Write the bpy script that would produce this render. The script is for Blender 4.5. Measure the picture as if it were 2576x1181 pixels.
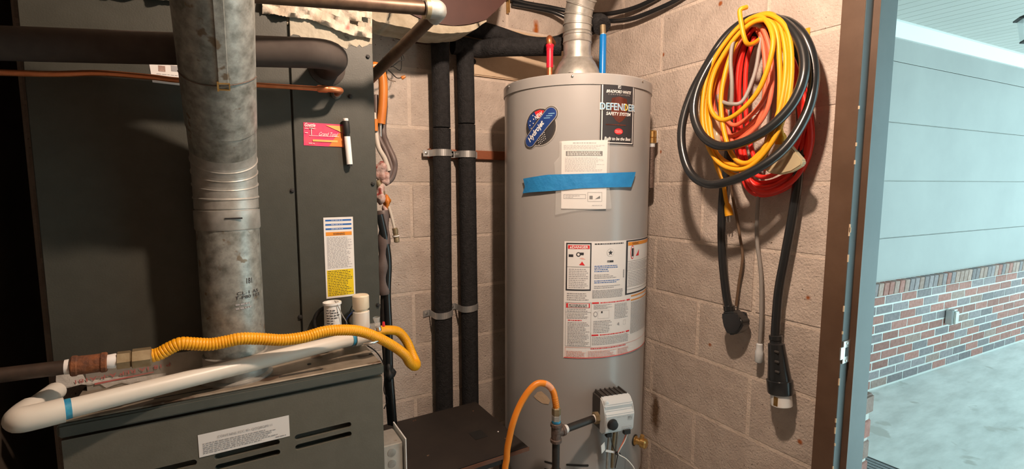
import bpy, bmesh, math, random
from mathutils import Vector, Matrix
random.seed(7)
V = Vector
for o in list(bpy.data.objects): bpy.data.objects.remove(o)
SC = bpy.context.scene
COL = SC.collection
# ------------------------------------------------------------------ camera
F = 1220.0; YAW = math.atan(728/1226.4); PIT = math.atan(125.5/F); H = 1.47
cam = bpy.data.cameras.new('camera'); co = bpy.data.objects.new('camera', cam); COL.objects.link(co)
cam.sensor_width = 36; cam.sensor_fit = 'HORIZONTAL'; cam.lens = F/2576*36; cam.clip_start = .02
co.location = (0, 0, H); co.rotation_euler = (math.pi/2-PIT, 0, -YAW)
SC.camera = co
# ------------------------------------------------------------------ world, lamp, exposure
w = bpy.data.worlds.new('sky'); SC.world = w; w.use_nodes = True
bg = w.node_tree.nodes['Background']; bg.inputs[0].default_value = (.58, .93, 1.0, 1); bg.inputs[1].default_value = 3.0
sun = bpy.data.lights.new('sun', 'SUN'); sun.energy = 14; sun.color = (.66, .95, 1.0); sun.angle = .01
so = bpy.data.objects.new('sun', sun); COL.objects.link(so); so.rotation_euler = V((.15, .5, -.87)).to_track_quat('-Z', 'Y').to_euler()
BULB = V((.55, .55, 2.20))
ld = bpy.data.lights.new('bulb_light', 'POINT'); ld.energy = 66; ld.color = (1, .75, .575); ld.shadow_soft_size = .03
lo = bpy.data.objects.new('bulb_light', ld); COL.objects.link(lo); lo.location = BULB
vs = SC.view_settings; vs.view_transform = 'Standard'; vs.look = 'None'; vs.gamma = 1; vs.use_curve_mapping = False; vs.exposure = 0.0

# ------------------------------------------------------------------ helpers: pixel -> direction, plane hits
def ray(px, py):
    x = (px-1288)/F; y = -(py-590.5)/F
    cp, sp, ca, sa = math.cos(PIT), math.sin(PIT), math.cos(YAW), math.sin(YAW)
    return V((sa*cp, ca*cp, -sp)) + x*V((ca, -sa, 0)) + y*V((sa*sp, ca*sp, cp))
CAM = V((0, 0, H))
def onX(px, py, X): d = ray(px, py); return CAM+d*(X/d.x)
def onY(px, py, Y): d = ray(px, py); return CAM+d*(Y/d.y)
def onZ(px, py, Z): d = ray(px, py); return CAM+d*((Z-H)/d.z)
TC = V((1.075, 1.371, 0)); TR = .25
def onT(px, py, r=TR):
    d = ray(px, py); a = d.x**2+d.y**2; b = -2*(d.x*TC.x+d.y*TC.y); c = TC.x**2+TC.y**2-r*r
    D = max(0, b*b-4*a*c); t = (-b-math.sqrt(D))/(2*a); p = CAM+t*d
    return math.atan2(p.y-TC.y, p.x-TC.x), p.z
# ------------------------------------------------------------------ helpers: materials
MATS = {}
def mat(name, c1, c2=None, scale=8, rough=.6, metal=0, bump=0, bscale=None, detail=4, spec=.5, rnd=0, lo_=.35, hi_=.65,
        kind='noise', trans=0, alpha=1, coat=0, emit=0, spots=None, rust=None, stretch=None, bdist=.01):
    m = bpy.data.materials.new(name); m.use_nodes = True; MATS[name] = m
    nt = m.node_tree; N = nt.nodes; L = nt.links; B = N['Principled BSDF']
    B.inputs['Roughness'].default_value = rough; B.inputs['Metallic'].default_value = metal
    B.inputs['Specular IOR Level'].default_value = spec
    if trans: B.inputs['Transmission Weight'].default_value = trans
    if alpha < 1: B.inputs['Alpha'].default_value = alpha
    if coat: B.inputs['Coat Weight'].default_value = coat; B.inputs['Coat Roughness'].default_value = .15
    B.inputs['Base Color'].default_value = (*c1, 1)
    if emit: B.inputs['Emission Color'].default_value = (*c1, 1); B.inputs['Emission Strength'].default_value = emit
    geo = N.new('ShaderNodeNewGeometry'); pos = geo.outputs['Position']
    if stretch:
        mp = N.new('ShaderNodeMapping'); mp.inputs['Scale'].default_value = stretch; L.new(pos, mp.inputs['Vector']); posn = mp.outputs[0]
    else: posn = pos
    col = None
    if c2:
        if kind == 'noise':
            t = N.new('ShaderNodeTexNoise'); t.inputs['Scale'].default_value = scale; t.inputs['Detail'].default_value = detail; t.inputs['Roughness'].default_value = .6
            fac = t.outputs['Fac']
        else:
            t = N.new('ShaderNodeTexVoronoi'); t.inputs['Scale'].default_value = scale; fac = None
            sep = N.new('ShaderNodeSeparateColor'); L.new(t.outputs['Color'], sep.inputs[0]); fac = sep.outputs[0]
        L.new(posn, t.inputs['Vector'])
        r = N.new('ShaderNodeValToRGB'); r.color_ramp.elements[0].position = lo_; r.color_ramp.elements[1].position = hi_
        r.color_ramp.elements[0].color = (*c1, 1); r.color_ramp.elements[1].color = (*c2, 1)
        L.new(fac, r.inputs[0]); col = r.outputs[0]
    def mixc(a, b, fac, typ='MIX'):
        mx = N.new('ShaderNodeMix'); mx.data_type = 'RGBA'; mx.blend_type = typ
        if isinstance(fac, float): mx.inputs[0].default_value = fac
        else: L.new(fac, mx.inputs[0])
        for i, q in ((6, a), (7, b)):
            if isinstance(q, tuple): mx.inputs[i].default_value = (*q, 1)
            else: L.new(q, mx.inputs[i])
        return mx.outputs[2]
    if rnd:
        oi = N.new('ShaderNodeObjectInfo'); mr = N.new('ShaderNodeMapRange')
        mr.inputs[3].default_value = 1-rnd; mr.inputs[4].default_value = 1+rnd; L.new(oi.outputs['Random'], mr.inputs[0])
        cmb = N.new('ShaderNodeCombineColor')
        for i in range(3): L.new(mr.outputs[0], cmb.inputs[i])
        col = mixc(col if col else c1, cmb.outputs[0], 1.0, 'MULTIPLY')
    if spots:   # (colour, scale, threshold): small pits / flecks
        sc, ss, th = spots
        t2 = N.new('ShaderNodeTexNoise'); t2.inputs['Scale'].default_value = ss; t2.inputs['Detail'].default_value = 3
        L.new(pos, t2.inputs['Vector'])
        r2 = N.new('ShaderNodeValToRGB'); r2.color_ramp.elements[0].position = th; r2.color_ramp.elements[1].position = th+.05
        L.new(t2.outputs['Fac'], r2.inputs[0]); col = mixc(col if col else c1, sc, r2.outputs[0])
    if rust:    # list of (point, radius xyz, colour): stains with their own shape
        for p, rad, rc in rust:
            s1 = N.new('ShaderNodeVectorMath'); s1.operation = 'SUBTRACT'; L.new(pos, s1.inputs[0]); s1.inputs[1].default_value = p
            tn = N.new('ShaderNodeTexNoise'); tn.inputs['Scale'].default_value = 40; L.new(pos, tn.inputs['Vector'])
            d1 = N.new('ShaderNodeVectorMath'); d1.operation = 'DIVIDE'; L.new(s1.outputs[0], d1.inputs[0]); d1.inputs[1].default_value = rad
            ln = N.new('ShaderNodeVectorMath'); ln.operation = 'LENGTH'; L.new(d1.outputs[0], ln.inputs[0])
            ad = N.new('ShaderNodeMath'); ad.operation = 'ADD'; L.new(ln.outputs['Value'], ad.inputs[0]); L.new(tn.outputs['Fac'], ad.inputs[1])
            r3 = N.new('ShaderNodeMapRange'); r3.inputs[1].default_value = 1.55; r3.inputs[2].default_value = .9; L.new(ad.outputs[0], r3.inputs[0])
            col = mixc(col if col else c1, rc, r3.outputs[0])
    if col: L.new(col, B.inputs['Base Color'])
    if bump:
        t = N.new('ShaderNodeTexNoise'); t.inputs['Scale'].default_value = bscale or scale; t.inputs['Detail'].default_value = 4
        L.new(posn, t.inputs['Vector'])
        b = N.new('ShaderNodeBump'); b.inputs['Strength'].default_value = bump; b.inputs['Distance'].default_value = bdist
        L.new(t.outputs['Fac'], b.inputs['Height']); L.new(b.outputs[0], B.inputs['Normal'])
    return m
RUSTC = (.42, .12, .02)
rB = onY(1352, 72, 1.71); rR = [onX(1667, 138, 1.408), onX(1812, 8, 1.408), onX(1661, 382, 1.408), onX(2032, 750, 1.408), onX(1785, 868, 1.408), onX(2012, 1114, 1.408)]
rustl = [(rB, (.018, .05, .04), RUSTC)] + [(p, (.03, .009, .009), (.33, .1, .03)) for p in rR]
damp = [(onX(1648, 1040, 1.408), (.1, .03, .10), (.16, .10, .06))]
mat('block', (.50, .425, .37), (.61, .525, .46), 14, rough=.9, bump=.5, bscale=160, rnd=.09, spots=((.15, .11, .085), 120, .69), rust=rustl+damp, spec=.2)
mat('mortar', (.62, .53, .45), (.70, .60, .52), 20, rough=.95, bump=.5, bscale=120, spec=.2)
mat('cream_block', (.62, .47, .32), (.68, .53, .38), 10, rough=.85, bump=.2, bscale=60, spec=.2)
mat('concrete', (.50, .48, .45), (.60, .58, .55), 5, rough=.9, bump=.3, bscale=60)
mat('front_board', (.46, .40, .34), (.52, .45, .39), 6, rough=.9)
mat('ceil_board', (.06, .045, .033), (.085, .062, .045), 6, rough=.9)
mat('carport_concrete', (.52, .51, .49), (.68, .67, .65), 3.2, rough=.8, bump=.15, bscale=12, spots=((.47, .45, .42), 5, .62), detail=8, stretch=(1, 3, 1))
mat('panel_white', (.285, .28, .272), (.315, .31, .30), 2, rough=.6, bump=.1, bscale=4)
mat('trim_white', (.60, .60, .59), rough=.4)
mat('plank_white', (.47, .465, .44), rough=.5, rnd=.03)
mat('brick_red', (.30, .125, .10), (.38, .18, .15), 40, rough=.85, bump=.3, bscale=200, rnd=.22)
mat('brick_grey', (.20, .165, .17), (.27, .22, .22), 40, rough=.85, bump=.3, bscale=200, rnd=.2)
mat('brick_tan', (.28, .18, .15), (.36, .25, .215), 40, rough=.85, bump=.3, bscale=200, rnd=.2)
mat('brick_mortar', (.62, .60, .57), rough=.9)
mat('bronze', (.10, .058, .036), (.125, .075, .048), 12, rough=.38, spec=.5)
mat('frame_paint', (.11, .13, .135), (.125, .145, .15), 9, rough=.5, spec=.3)
mat('cab_grey', (.050, .052, .043), (.058, .060, .050), 30, rough=.5, bump=.05, bscale=300)
mat('furnace_grey', (.115, .112, .09), (.13, .126, .103), 30, rough=.5, bump=.05, bscale=300)
mat('cab_dark', (.075, .085, .075), (.09, .1, .09), 20, rough=.45)
mat('ledge_metal', (.22, .185, .14), (.33, .28, .22), 18, rough=.5, metal=.3, spots=((.09, .055, .035), 14, .6))
mat('black', (.012, .012, .012), rough=.6)
mat('black_gloss', (.014, .015, .016), rough=.28, coat=.3)
mat('foam', (.018, .018, .019), (.03, .03, .032), 60, rough=.9, bump=.5, bscale=180, spec=.25)
mat('rubber_ins', (.055, .043, .037), (.068, .054, .046), 30, rough=.75, spec=.3)
mat('galv', (.17, .175, .155), (.46, .47, .44), 48, rough=.45, metal=.45, lo_=.3, hi_=.72, detail=6, bump=.08, bscale=60, spots=((.20, .155, .11), 30, .63))
mat('galv_plain', (.33, .32, .29), (.50, .49, .46), 26, rough=.46, metal=.5, bump=.08, bscale=30)
mat('steel', (.62, .62, .6), rough=.3, metal=.9)
mat('zinc', (.55, .56, .56), rough=.4, metal=.7)
mat('copper', (.72, .27, .12), (.60, .2, .08), 40, rough=.35, metal=.7)
mat('brass', (.66, .43, .16), (.5, .3, .1), 60, rough=.32, metal=.85)
mat('brass_dull', (.36, .29, .18), (.28, .21, .12), 60, rough=.5, metal=.6)
mat('iron_black', (.025, .023, .022), (.04, .034, .03), 60, rough=.5, metal=.3)
mat('iron_brown', (.085, .05, .032), (.13, .08, .05), 40, rough=.45, metal=.4)
mat('iron_dark', (.045, .03, .022), (.07, .045, .032), 40, rough=.5, metal=.3)
mat('rust_iron', (.25, .085, .03), (.09, .04, .025), 50, rough=.85, metal=.1, bump=.3, bscale=150)
mat('iron_tee', (.12, .085, .07), (.17, .12, .1), 60, rough=.6, metal=.4, bump=.3, bscale=200)
mat('pvc', (.70, .66, .585), (.74, .70, .63), 10, rough=.35, spots=((.62, .46, .3), 22, .72))
mat('pvc_old', (.78, .66, .48), (.82, .72, .56), 20, rough=.4)
mat('primer_blue', (.01, .16, .36), (.05, .34, .5), 60, rough=.4)
mat('csst', (.84, .36, .008), (.86, .40, .01), 20, rough=.42)
mat('hose_orange', (.85, .26, .02), rough=.4)
mat('tank', (.36, .352, .345), (.375, .367, .36), 3, rough=.33, spec=.5, coat=.25)
mat('white', (.82, .82, .80), rough=.5)
mat('paper', (.80, .78, .76), rough=.7)
mat('ink', (.03, .03, .035), rough=.6)
mat('ink_grey', (.34, .33, .34), rough=.6)
mat('ink_red', (.72, .03, .035), rough=.5)
mat('ink_redpale', (.55, .16, .15), rough=.5)
mat('ink_orange', (.82, .30, .03), rough=.5)
mat('ink_pink', (.80, .45, .40), rough=.6)
mat('ink_blue', (.02, .13, .45), rough=.5)
mat('ink_navy', (.015, .05, .22), rough=.4)
mat('ink_yellow', (.85, .62, .01), rough=.5)
mat('ink_cyan', (.25, .50, .72), rough=.5)
mat('shield', (.20, .045, .02), (.06, .02, .015), 14, rough=.3, metal=.3)
mat('silver_print', (.60, .58, .55), rough=.3, metal=.4)
mat('tape_blue', (.015, .21, .52), (.02, .25, .58), 30, rough=.6, bump=.25, bscale=50)
mat('clear', (.9, .92, .9), rough=.12, trans=0, alpha=.22, spec=.6)
mat('clear_amber', (.62, .52, .33), rough=.25, alpha=.72, spec=.6)
mat('nip_red', (.75, .02, .05), rough=.35)
mat('nip_blue', (.0, .20, .62), rough=.3)
mat('cord_yellow', (.80, .37, .01), rough=.45)
mat('cord_red', (.82, .03, .02), rough=.42)
mat('cord_salmon', (.80, .17, .085), rough=.5)
mat('cord_grey', (.30, .28, .26), rough=.5)
mat('cord_brown', (.16, .10, .06), rough=.6)
mat('cord_black', (.016, .018, .02), rough=.3, coat=.4)
mat('pink', (.80, .05, .17), (.85, .09, .16), 40, rough=.35)
mat('pink_orange', (.85, .25, .06), rough=.35)
mat('pink_yellow', (.90, .48, .15), rough=.35)
mat('table_black', (.019, .014, .012), (.028, .021, .017), 9, rough=.62, spots=((.2, .13, .08), 55, .74))
mat('table_edge', (.13, .055, .03), rough=.7)
mat('wood_red', (.34, .105, .045), (.26, .08, .035), 20, rough=.7, stretch=(3, 10, 30))
mat('mastic', (.46, .42, .33), (.34, .31, .245), 10, rough=.8, bump=.5, bscale=40, spots=((.17, .16, .13), 30, .66))
mat('foil_wrap', (.47, .40, .31), (.58, .50, .41), 14, rough=.55, bump=.7, bscale=28, spots=((.55, .24, .21), 17, .66))
mat('tape_foil', (.55, .53, .49), (.66, .64, .60), 20, rough=.4, metal=.25, bump=.3, bscale=60)
mat('duct_red', (.045, .013, .009), (.06, .019, .013), 9, rough=.6)
mat('duct_rim', (.42, .36, .27), (.30, .255, .18), 20, rough=.9, bump=.5, bscale=60)
mat('tape_wrap', (.42, .24, .20), (.62, .46, .42), 45, rough=.5, bump=.4, bscale=80, spots=((.3, .06, .05), 40, .6))
mat('cable_grey', (.10, .075, .068), (.14, .1, .09), 30, rough=.5)
mat('cable_white', (.55, .49, .42), rough=.5)
mat('sleeve', (.62, .20, .03), (.55, .17, .025), 20, rough=.35)
mat('valve_grey', (.62, .66, .68), rough=.4)
mat('valve_dark', (.05, .045, .042), rough=.5)
mat('mat_grey', (.30, .31, .32), (.16, .16, .17), 300, rough=.95)
mat('galv_box', (.50, .49, .45), (.60, .59, .55), 30, rough=.4, metal=.6, spots=((.3, .2, .12), 30, .7))
mat('lamp_glow', (1, .72, .5), rough=.5, emit=6)
mat('glass', (.85, .9, .9), rough=.1, alpha=.35)

# ------------------------------------------------------------------ helpers: objects
WL = {}
def _fin(name, bm, me, m, parent, smooth, recenter):
    vs_ = [v.co for v in bm.verts]
    if recenter and vs_:
        c = V(((min(v.x for v in vs_)+max(v.x for v in vs_))/2, (min(v.y for v in vs_)+max(v.y for v in vs_))/2, min(v.z for v in vs_)))
        for v in bm.verts: v.co -= c
    else: c = V((0, 0, 0))
    bm.to_mesh(me); bm.free()
    o = bpy.data.objects.new(name, me); COL.objects.link(o)
    me.materials.append(MATS[m])
    if smooth:
        me.shade_smooth()
        me.set_sharp_from_angle(angle=math.radians(smooth))
    WL[o] = c
    if parent is not None:
        o.parent = parent; o.location = c-WL.get(parent, V((0, 0, 0)))
    else: o.location = c
    return o
def nb(): return bmesh.new()
def thing(name, label, cat, loc, group=None):
    e = bpy.data.objects.new(name, None); COL.objects.link(e); e.empty_display_size = .05
    e.location = loc; WL[e] = V(loc); e['label'] = label; e['category'] = cat
    if group: e['group'] = group
    return e
def tag(o, label, cat, group=None):
    o['label'] = label; o['category'] = cat
    if group: o['group'] = group
    return o
def struct(o): o['kind'] = 'structure'; return o
def obj(name, bm, m, parent=None, smooth=0, recenter=True, recalc=True):
    if recalc: bmesh.ops.recalc_face_normals(bm, faces=bm.faces[:])
    return _fin(name, bm, bpy.data.meshes.new(name), m, parent, smooth, recenter)
def box(bm, a, b, bev=0, segs=1):
    x0, y0, z0 = [min(p, q) for p, q in zip(a, b)]; x1, y1, z1 = [max(p, q) for p, q in zip(a, b)]
    return obox(bm, V(((x0+x1)/2, (y0+y1)/2, (z0+z1)/2)), V((x1-x0, 0, 0)), V((0, y1-y0, 0)), V((0, 0, z1-z0)), bev, segs)
def obox(bm, c, ux, uy, uz, bev=0, segs=1):
    vv = [bm.verts.new(c+ux*(i-.5)+uy*(j-.5)+uz*(k-.5)) for i in (0, 1) for j in (0, 1) for k in (0, 1)]
    fs = [bm.faces.new([vv[i] for i in q]) for q in ((0, 1, 3, 2), (4, 6, 7, 5), (0, 4, 5, 1), (2, 3, 7, 6), (0, 2, 6, 4), (1, 5, 7, 3))]
    if bev:
        es = list({e for f in fs for e in f.edges})
        bmesh.ops.bevel(bm, geom=es, offset=bev, segments=segs, affect='EDGES', clamp_overlap=True)
    return bm
def cr(pts, n=8, closed=False):
    """Catmull-Rom resample"""
    P = [V(p) for p in pts]; out = []; N = len(P)
    for i in range(N if closed else N-1):
        if closed: a, b, c, d = P[(i-1) % N], P[i], P[(i+1) % N], P[(i+2) % N]
        else: a, b, c, d = P[max(i-1, 0)], P[i], P[i+1], P[min(i+2, N-1)]
        for k in range(n):
            t = k/n; t2 = t*t; t3 = t2*t
            out.append(.5*((2*b)+(-a+c)*t+(2*a-5*b+4*c-d)*t2+(-a+3*b-3*c+d)*t3))
    if not closed: out.append(P[-1])
    return out
def tube(bm, pts, r, seg=12, cap=True, squash=None):
    pts = [V(p) for p in pts]; n = len(pts)
    T = [(pts[min(i+1, n-1)]-pts[max(i-1, 0)]).normalized() for i in range(n)]
    up = V((0, 0, 1)) if abs(T[0].z) < .9 else V((1, 0, 0))
    nr = T[0].cross(up).normalized(); rings = []
    for i in range(n):
        if i: nr = (nr-T[i]*nr.dot(T[i])).normalized()
        bn = T[i].cross(nr); rr = r[i] if isinstance(r, (list, tuple)) else r
        rings.append([bm.verts.new(pts[i]+(nr*math.cos(2*math.pi*k/seg)+bn*math.sin(2*math.pi*k/seg))*rr) for k in range(seg)])
    for i in range(n-1):
        for k in range(seg):
            bm.faces.new((rings[i][k], rings[i][(k+1) % seg], rings[i+1][(k+1) % seg], rings[i+1][k]))
    if cap: bm.faces.new(rings[0][::-1]); bm.faces.new(rings[-1])
    return bm
def lathe(bm, prof, org, ax, seg=24, cap=True):
    """prof: list of (radius, height along ax)"""
    ax = V(ax).normalized(); up = V((0, 0, 1)) if abs(ax.z) < .9 else V((1, 0, 0))
    a = ax.cross(up).normalized(); b = ax.cross(a); org = V(org); rings = []
    for r, h in prof:
        rings.append([bm.verts.new(org+ax*h+(a*math.cos(2*math.pi*k/seg)+b*math.sin(2*math.pi*k/seg))*max(r, 1e-5)) for k in range(seg)])
    for i in range(len(prof)-1):
        for k in range(seg):
            bm.faces.new((rings[i][k], rings[i][(k+1) % seg], rings[i+1][(k+1) % seg], rings[i+1][k]))
    if cap: bm.faces.new(rings[0][::-1]); bm.faces.new(rings[-1])
    return bm
def hexa(bm, org, ax, r, h, seg=6): return lathe(bm, [(r*.92, 0), (r, h*.1), (r, h*.9), (r*.92, h)], org, ax, seg)
def prism(bm, pts, ext):
    """polygon (list of Vectors) pushed along ext"""
    a = [bm.verts.new(V(p)) for p in pts]; b = [bm.verts.new(V(p)+V(ext)) for p in pts]; n = len(pts)
    bm.faces.new(a[::-1]); bm.faces.new(b)
    for i in range(n): bm.faces.new((a[i], a[(i+1) % n], b[(i+1) % n], b[i]))
    return bm
def curve_mesh(loops, thick):
    """flat plate in XY with holes (loops[0] outer, rest holes), thickness along Z"""
    cu = bpy.data.curves.new('tmp', 'CURVE'); cu.dimensions = '2D'; cu.fill_mode = 'BOTH'; cu.extrude = thick/2
    for lp in loops:
        s = cu.splines.new('POLY'); s.points.add(len(lp)-1); s.use_cyclic_u = True
        for p, q in zip(s.points, lp): p.co = (q[0], q[1], 0, 1)
    o = bpy.data.objects.new('tmp', cu); COL.objects.link(o); bpy.context.view_layer.update()
    me = bpy.data.meshes.new_from_object(o.evaluated_get(bpy.context.evaluated_depsgraph_get()))
    bm = nb(); bm.from_mesh(me); bpy.data.objects.remove(o); bpy.data.curves.remove(cu); bpy.data.meshes.remove(me)
    return bm
TXT = {}
def text_mesh(s, bold=0):
    if (s, bold) in TXT: return TXT[(s, bold)]
    cu = bpy.data.curves.new('tmp', 'FONT'); cu.body = s; cu.size = 1; cu.align_x = 'LEFT'; cu.resolution_u = 3; cu.offset = bold
    o = bpy.data.objects.new('tmp', cu); COL.objects.link(o); bpy.context.view_layer.update()
    me = bpy.data.meshes.new_from_object(o.evaluated_get(bpy.context.evaluated_depsgraph_get()))
    vv = [(v.co.x, v.co.y) for v in me.vertices]; ff = [tuple(p.vertices) for p in me.polygons]
    bpy.data.objects.remove(o); bpy.data.curves.remove(cu); bpy.data.meshes.remove(me)
    xs = [v[0] for v in vv]; ys = [v[1] for v in vv]
    x0, x1, y0, y1 = min(xs), max(xs), min(ys), max(ys)
    TXT[(s, bold)] = ([((x-x0)/(x1-x0), (y-y0)/(y1-y0)) for x, y in vv], ff)
    return TXT[(s, bold)]
class Decal:
    """flat print laid on a surface; surf(u,v,h) -> point; one mesh per colour"""
    def __init__(s, surf, maxe=.02): s.surf = surf; s.b = {}; s.maxe = maxe
    def bm(s, m):
        if m not in s.b: s.b[m] = nb()
        return s.b[m]
    def poly(s, m, pts, layer=1):
        b = s.bm(m); b.faces.new([b.verts.new((p[0], p[1], layer*.0004)) for p in pts])
    def rect(s, m, u0, v0, u1, v1, layer=1): s.poly(m, [(u0, v0), (u1, v0), (u1, v1), (u0, v1)], layer)
    def frame(s, m, u0, v0, u1, v1, t, layer=2):
        s.rect(m, u0, v0, u1, v0+t, layer); s.rect(m, u0, v1-t, u1, v1, layer); s.rect(m, u0, v0+t, u0+t, v1-t, layer); s.rect(m, u1-t, v0+t, u1, v1-t, layer)
    def ell(s, m, u, v, a, b_, layer=1, n=28): s.poly(m, [(u+a*math.cos(2*math.pi*k/n), v+b_*math.sin(2*math.pi*k/n)) for k in range(n)], layer)
    def text(s, m, t, u0, v0, u1, v1, layer=3, ang=0, shear=0, bold=0):
        """text fitted in the box u0..u1, v0..v1 (box turned by ang about its centre)"""
        vv, ff = text_mesh(t, bold); b = s.bm(m); ca, sa = math.cos(ang), math.sin(ang); cu, cv = (u0+u1)/2, (v0+v1)/2
        vs_ = []
        for x, y in vv:
            a = (x-.5)*(u1-u0)+shear*(y-.5)*(v1-v0); c = (y-.5)*(v1-v0)
            vs_.append(b.verts.new((cu+a*ca-c*sa, cv+a*sa+c*ca, layer*.0004)))
        for f in ff:
            try: b.faces.new([vs_[i] for i in f])
            except ValueError: pass
    def lines(s, m, u0, u1, vt, vb, n, layer=2, fill=.42, seed=1, rag=.75):
        rn = random.Random(seed); pit = (vt-vb)/n
        for i in range(n):
            v = vt-pit*(i+.5); end = u0+(u1-u0)*(rn.uniform(rag, 1)); u = u0
            while u < end:
                wd = min(rn.uniform(.0025, .009), end-u)
                s.rect(m, u, v-pit*fill/2, u+wd, v+pit*fill/2, layer); u += wd+.0016
    def done(s, parent, names=None):
        out = []
        for m, b in s.b.items():
            bmesh.ops.triangulate(b, faces=b.faces[:])
            if s.maxe:
                for _ in range(6):
                    es = [e for e in b.edges if e.calc_length() > s.maxe]
                    if not es: break
                    bmesh.ops.subdivide_edges(b, edges=es, cuts=1)
                    bmesh.ops.triangulate(b, faces=[f for f in b.faces if len(f.verts) > 3])
            for v in b.verts: v.co = s.surf(*v.co)
            out.append(obj((names or {}).get(m, m.replace('ink_', '')+'_print'), b, m, parent, recalc=False))
            if not names: out[-1]['kind'] = 'stuff'     # tiny printed marks
        return out
def plane_surf(org, right, up, nrm): return lambda u, v, h: org+right*u+up*v+nrm*(h+.0006)
def tank_surf(u, v, h):      # u metres to the right round the tank from azimuth -90 deg, v = world z
    t = -math.pi/2+u/TR; r = TR+.0008+h
    return V((TC.x+r*math.cos(t), TC.y+r*math.sin(t), v))
def tp(px, py): t, z = onT(px, py, TR+.001); return ((t+math.pi/2)*TR, z)
def clone(o, parent, loc, rot=None, scale=None):
    c = o.copy(); COL.objects.link(c); c.parent = parent; c.location = loc
    if rot is not None: c.rotation_euler = rot
    if scale is not None: c.scale = scale
    return c

# ================================================================== THE ROOM
XR, YB, XL, YF, ZC = 1.41, 1.72, -.43, -1.3, 2.44
YD0, YD1, ZD = .677, -.29, 2.08          # doorway in the right wall
CZ = 1.474                                # a bed joint of the block courses
def block_mesh(L, name='block'):
    bm = nb(); box(bm, (-L/2, -.02, -.0972), (L/2, .02, .0972), .0022, 2)
    rn = random.Random(int(L*1000))
    me = bpy.data.meshes.new(name); bm.to_mesh(me); bm.free(); me.materials.append(MATS['block']); me.shade_smooth(); me.set_sharp_from_angle(angle=.6); return me
BMESH = {}
def blocks(wall, axis, lo, hi, fixed, phase, skip=None, z0=CZ-.2032*7, n=12):
    """running-bond courses of separate blocks, face proud of the mortar slab"""
    for k in range(n):
        zc = z0+.2032*(k+.5); off = phase+(.2032 if k % 2 else 0)
        e = lo; cuts = [lo]; i = math.floor((lo-off)/.4064)+1
        while off+i*.4064 < hi-.01:
            if off+i*.4064 > lo+.01: cuts.append(off+i*.4064)
            i += 1
        cuts.append(hi)
        for a, b in zip(cuts[:-1], cuts[1:]):
            if skip and skip((a+b)/2, zc): continue
            L = round(b-a-.0095, 3)
            if L < .02: continue
            if L not in BMESH: BMESH[L] = block_mesh(L)
            o = bpy.data.objects.new('block', BMESH[L]); COL.objects.link(o); o.parent = wall
            jit = random.uniform(-.001, .001); p = V(((a+b)/2, fixed+jit, zc)) if axis == 'x' else V((fixed+jit, (a+b)/2, zc))
            o.location = p-WL[wall]
            o.rotation_euler = (random.uniform(-.002, .002), random.uniform(-.002, .002), random.uniform(-.003, .003)+(0 if axis == 'x' else math.pi/2))
wall_b = struct(obj('wall_back', box(nb(), (XL-.2, YB+.001, 0), (XR+.2, YB+.2, ZC)), 'mortar'))
blocks(wall_b, 'x', XL, XR, YB+.0195, .592, skip=lambda x, z: z > 1.9 and z < 2.0 and .75 < x < 1.3)
# smooth cream lintel blocks behind the hot water line
for x0, x1 in ((.795, 1.20), (1.205, 1.408)):
    lint = obj('lintel_block', box(nb(), (x0, YB-.012, 1.886), (x1, YB+.03, 2.078), .004, 2), 'cream_block', wall_b)
hp = onY(1190, 155, YB-.012)
obj('bolt_hole', lathe(nb(), [(.011, 0), (.011, .004), (.006, .006)], hp, (0, -1, 0), 16), 'black', wall_b, 40)
wall_r = struct(obj('wall_right', box(nb(), (XR+.001, YD0+.004, 0), (XR+.2, YB+.2, ZC)), 'mortar'))
blocks(wall_r, 'y', YD0+.004, YB, XR+.0195, 1.096)
wr2 = struct(obj('wall_right', box(nb(), (XR, YF, 0), (XR+.2, YD1, ZC)), 'block'))
obj('lintel', box(nb(), (XR, YD1, ZD), (XR+.2, YD0+.004, ZC)), 'block', wr2)
struct(obj('wall_left', box(nb(), (XL-.2, YF-.2, 0), (XL, YB, ZC)), 'ceil_board'))
struct(obj('wall_front', box(nb(), (XL-.2, YF-.2, 0), (XR+.2, YF, ZC)), 'front_board'))
struct(obj('floor', box(nb(), (XL-.2, YF-.2, -.12), (XR+.2, YB+.2, 0)), 'concrete'))
struct(obj('ceiling', box(nb(), (XL-.2, YF-.2, ZC), (XR+.2, YB+.2, ZC+.08)), 'ceil_board'))
# ---- steel door frame (profile swept up the jamb): brown face, rebate, stop
def jamb(prof, z0, z1, m, name, parent): return obj(name, prism(nb(), [V((x, y, z0)) for x, y in prof], (0, 0, z1-z0)), m, parent)
door = bpy.data.objects.new('door_1', None); COL.objects.link(door); door.location = (1.46, .65, 0); WL[door] = V((1.46, .65, 0)); door['kind'] = 'structure'
jamb([(1.385, .681), (1.385, .627), (1.425, .627), (1.425, .681)], 0, ZD, 'bronze', 'jamb_face', door)
jamb([(1.425, .681), (1.425, .611), (1.514, .611), (1.514, .681)], 0, ZD, 'frame_paint', 'jamb_stop', door)
jamb([(1.4236, .6262), (1.4236, .6106), (1.4252, .6106), (1.4252, .6262)], 0, ZD, 'bronze', 'stop_side', door)  # shade on the stop's unlit side, put into the colour as dark bronze
jamb([(1.4265, .6278), (1.3865, .6278), (1.3865, .6262), (1.4265, .6262)], 0, ZD, 'frame_paint', 'rebate', door)
jamb([(1.385, YD1), (1.385, YD1+.05), (1.425, YD1+.05), (1.425, YD1+.066), (1.53, YD1+.066), (1.53, YD1)], 0, ZD, 'bronze', 'jamb_far', door)
obj('head', box(nb(), (1.385, YD1, ZD), (1.53, .681, ZD+.05)), 'bronze', door)
sp = onY(2103, 893, .626)
bm = nb(); box(bm, (1.388, .6225, sp.z-.031), (1.424, .6262, sp.z+.031), .001)
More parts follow.
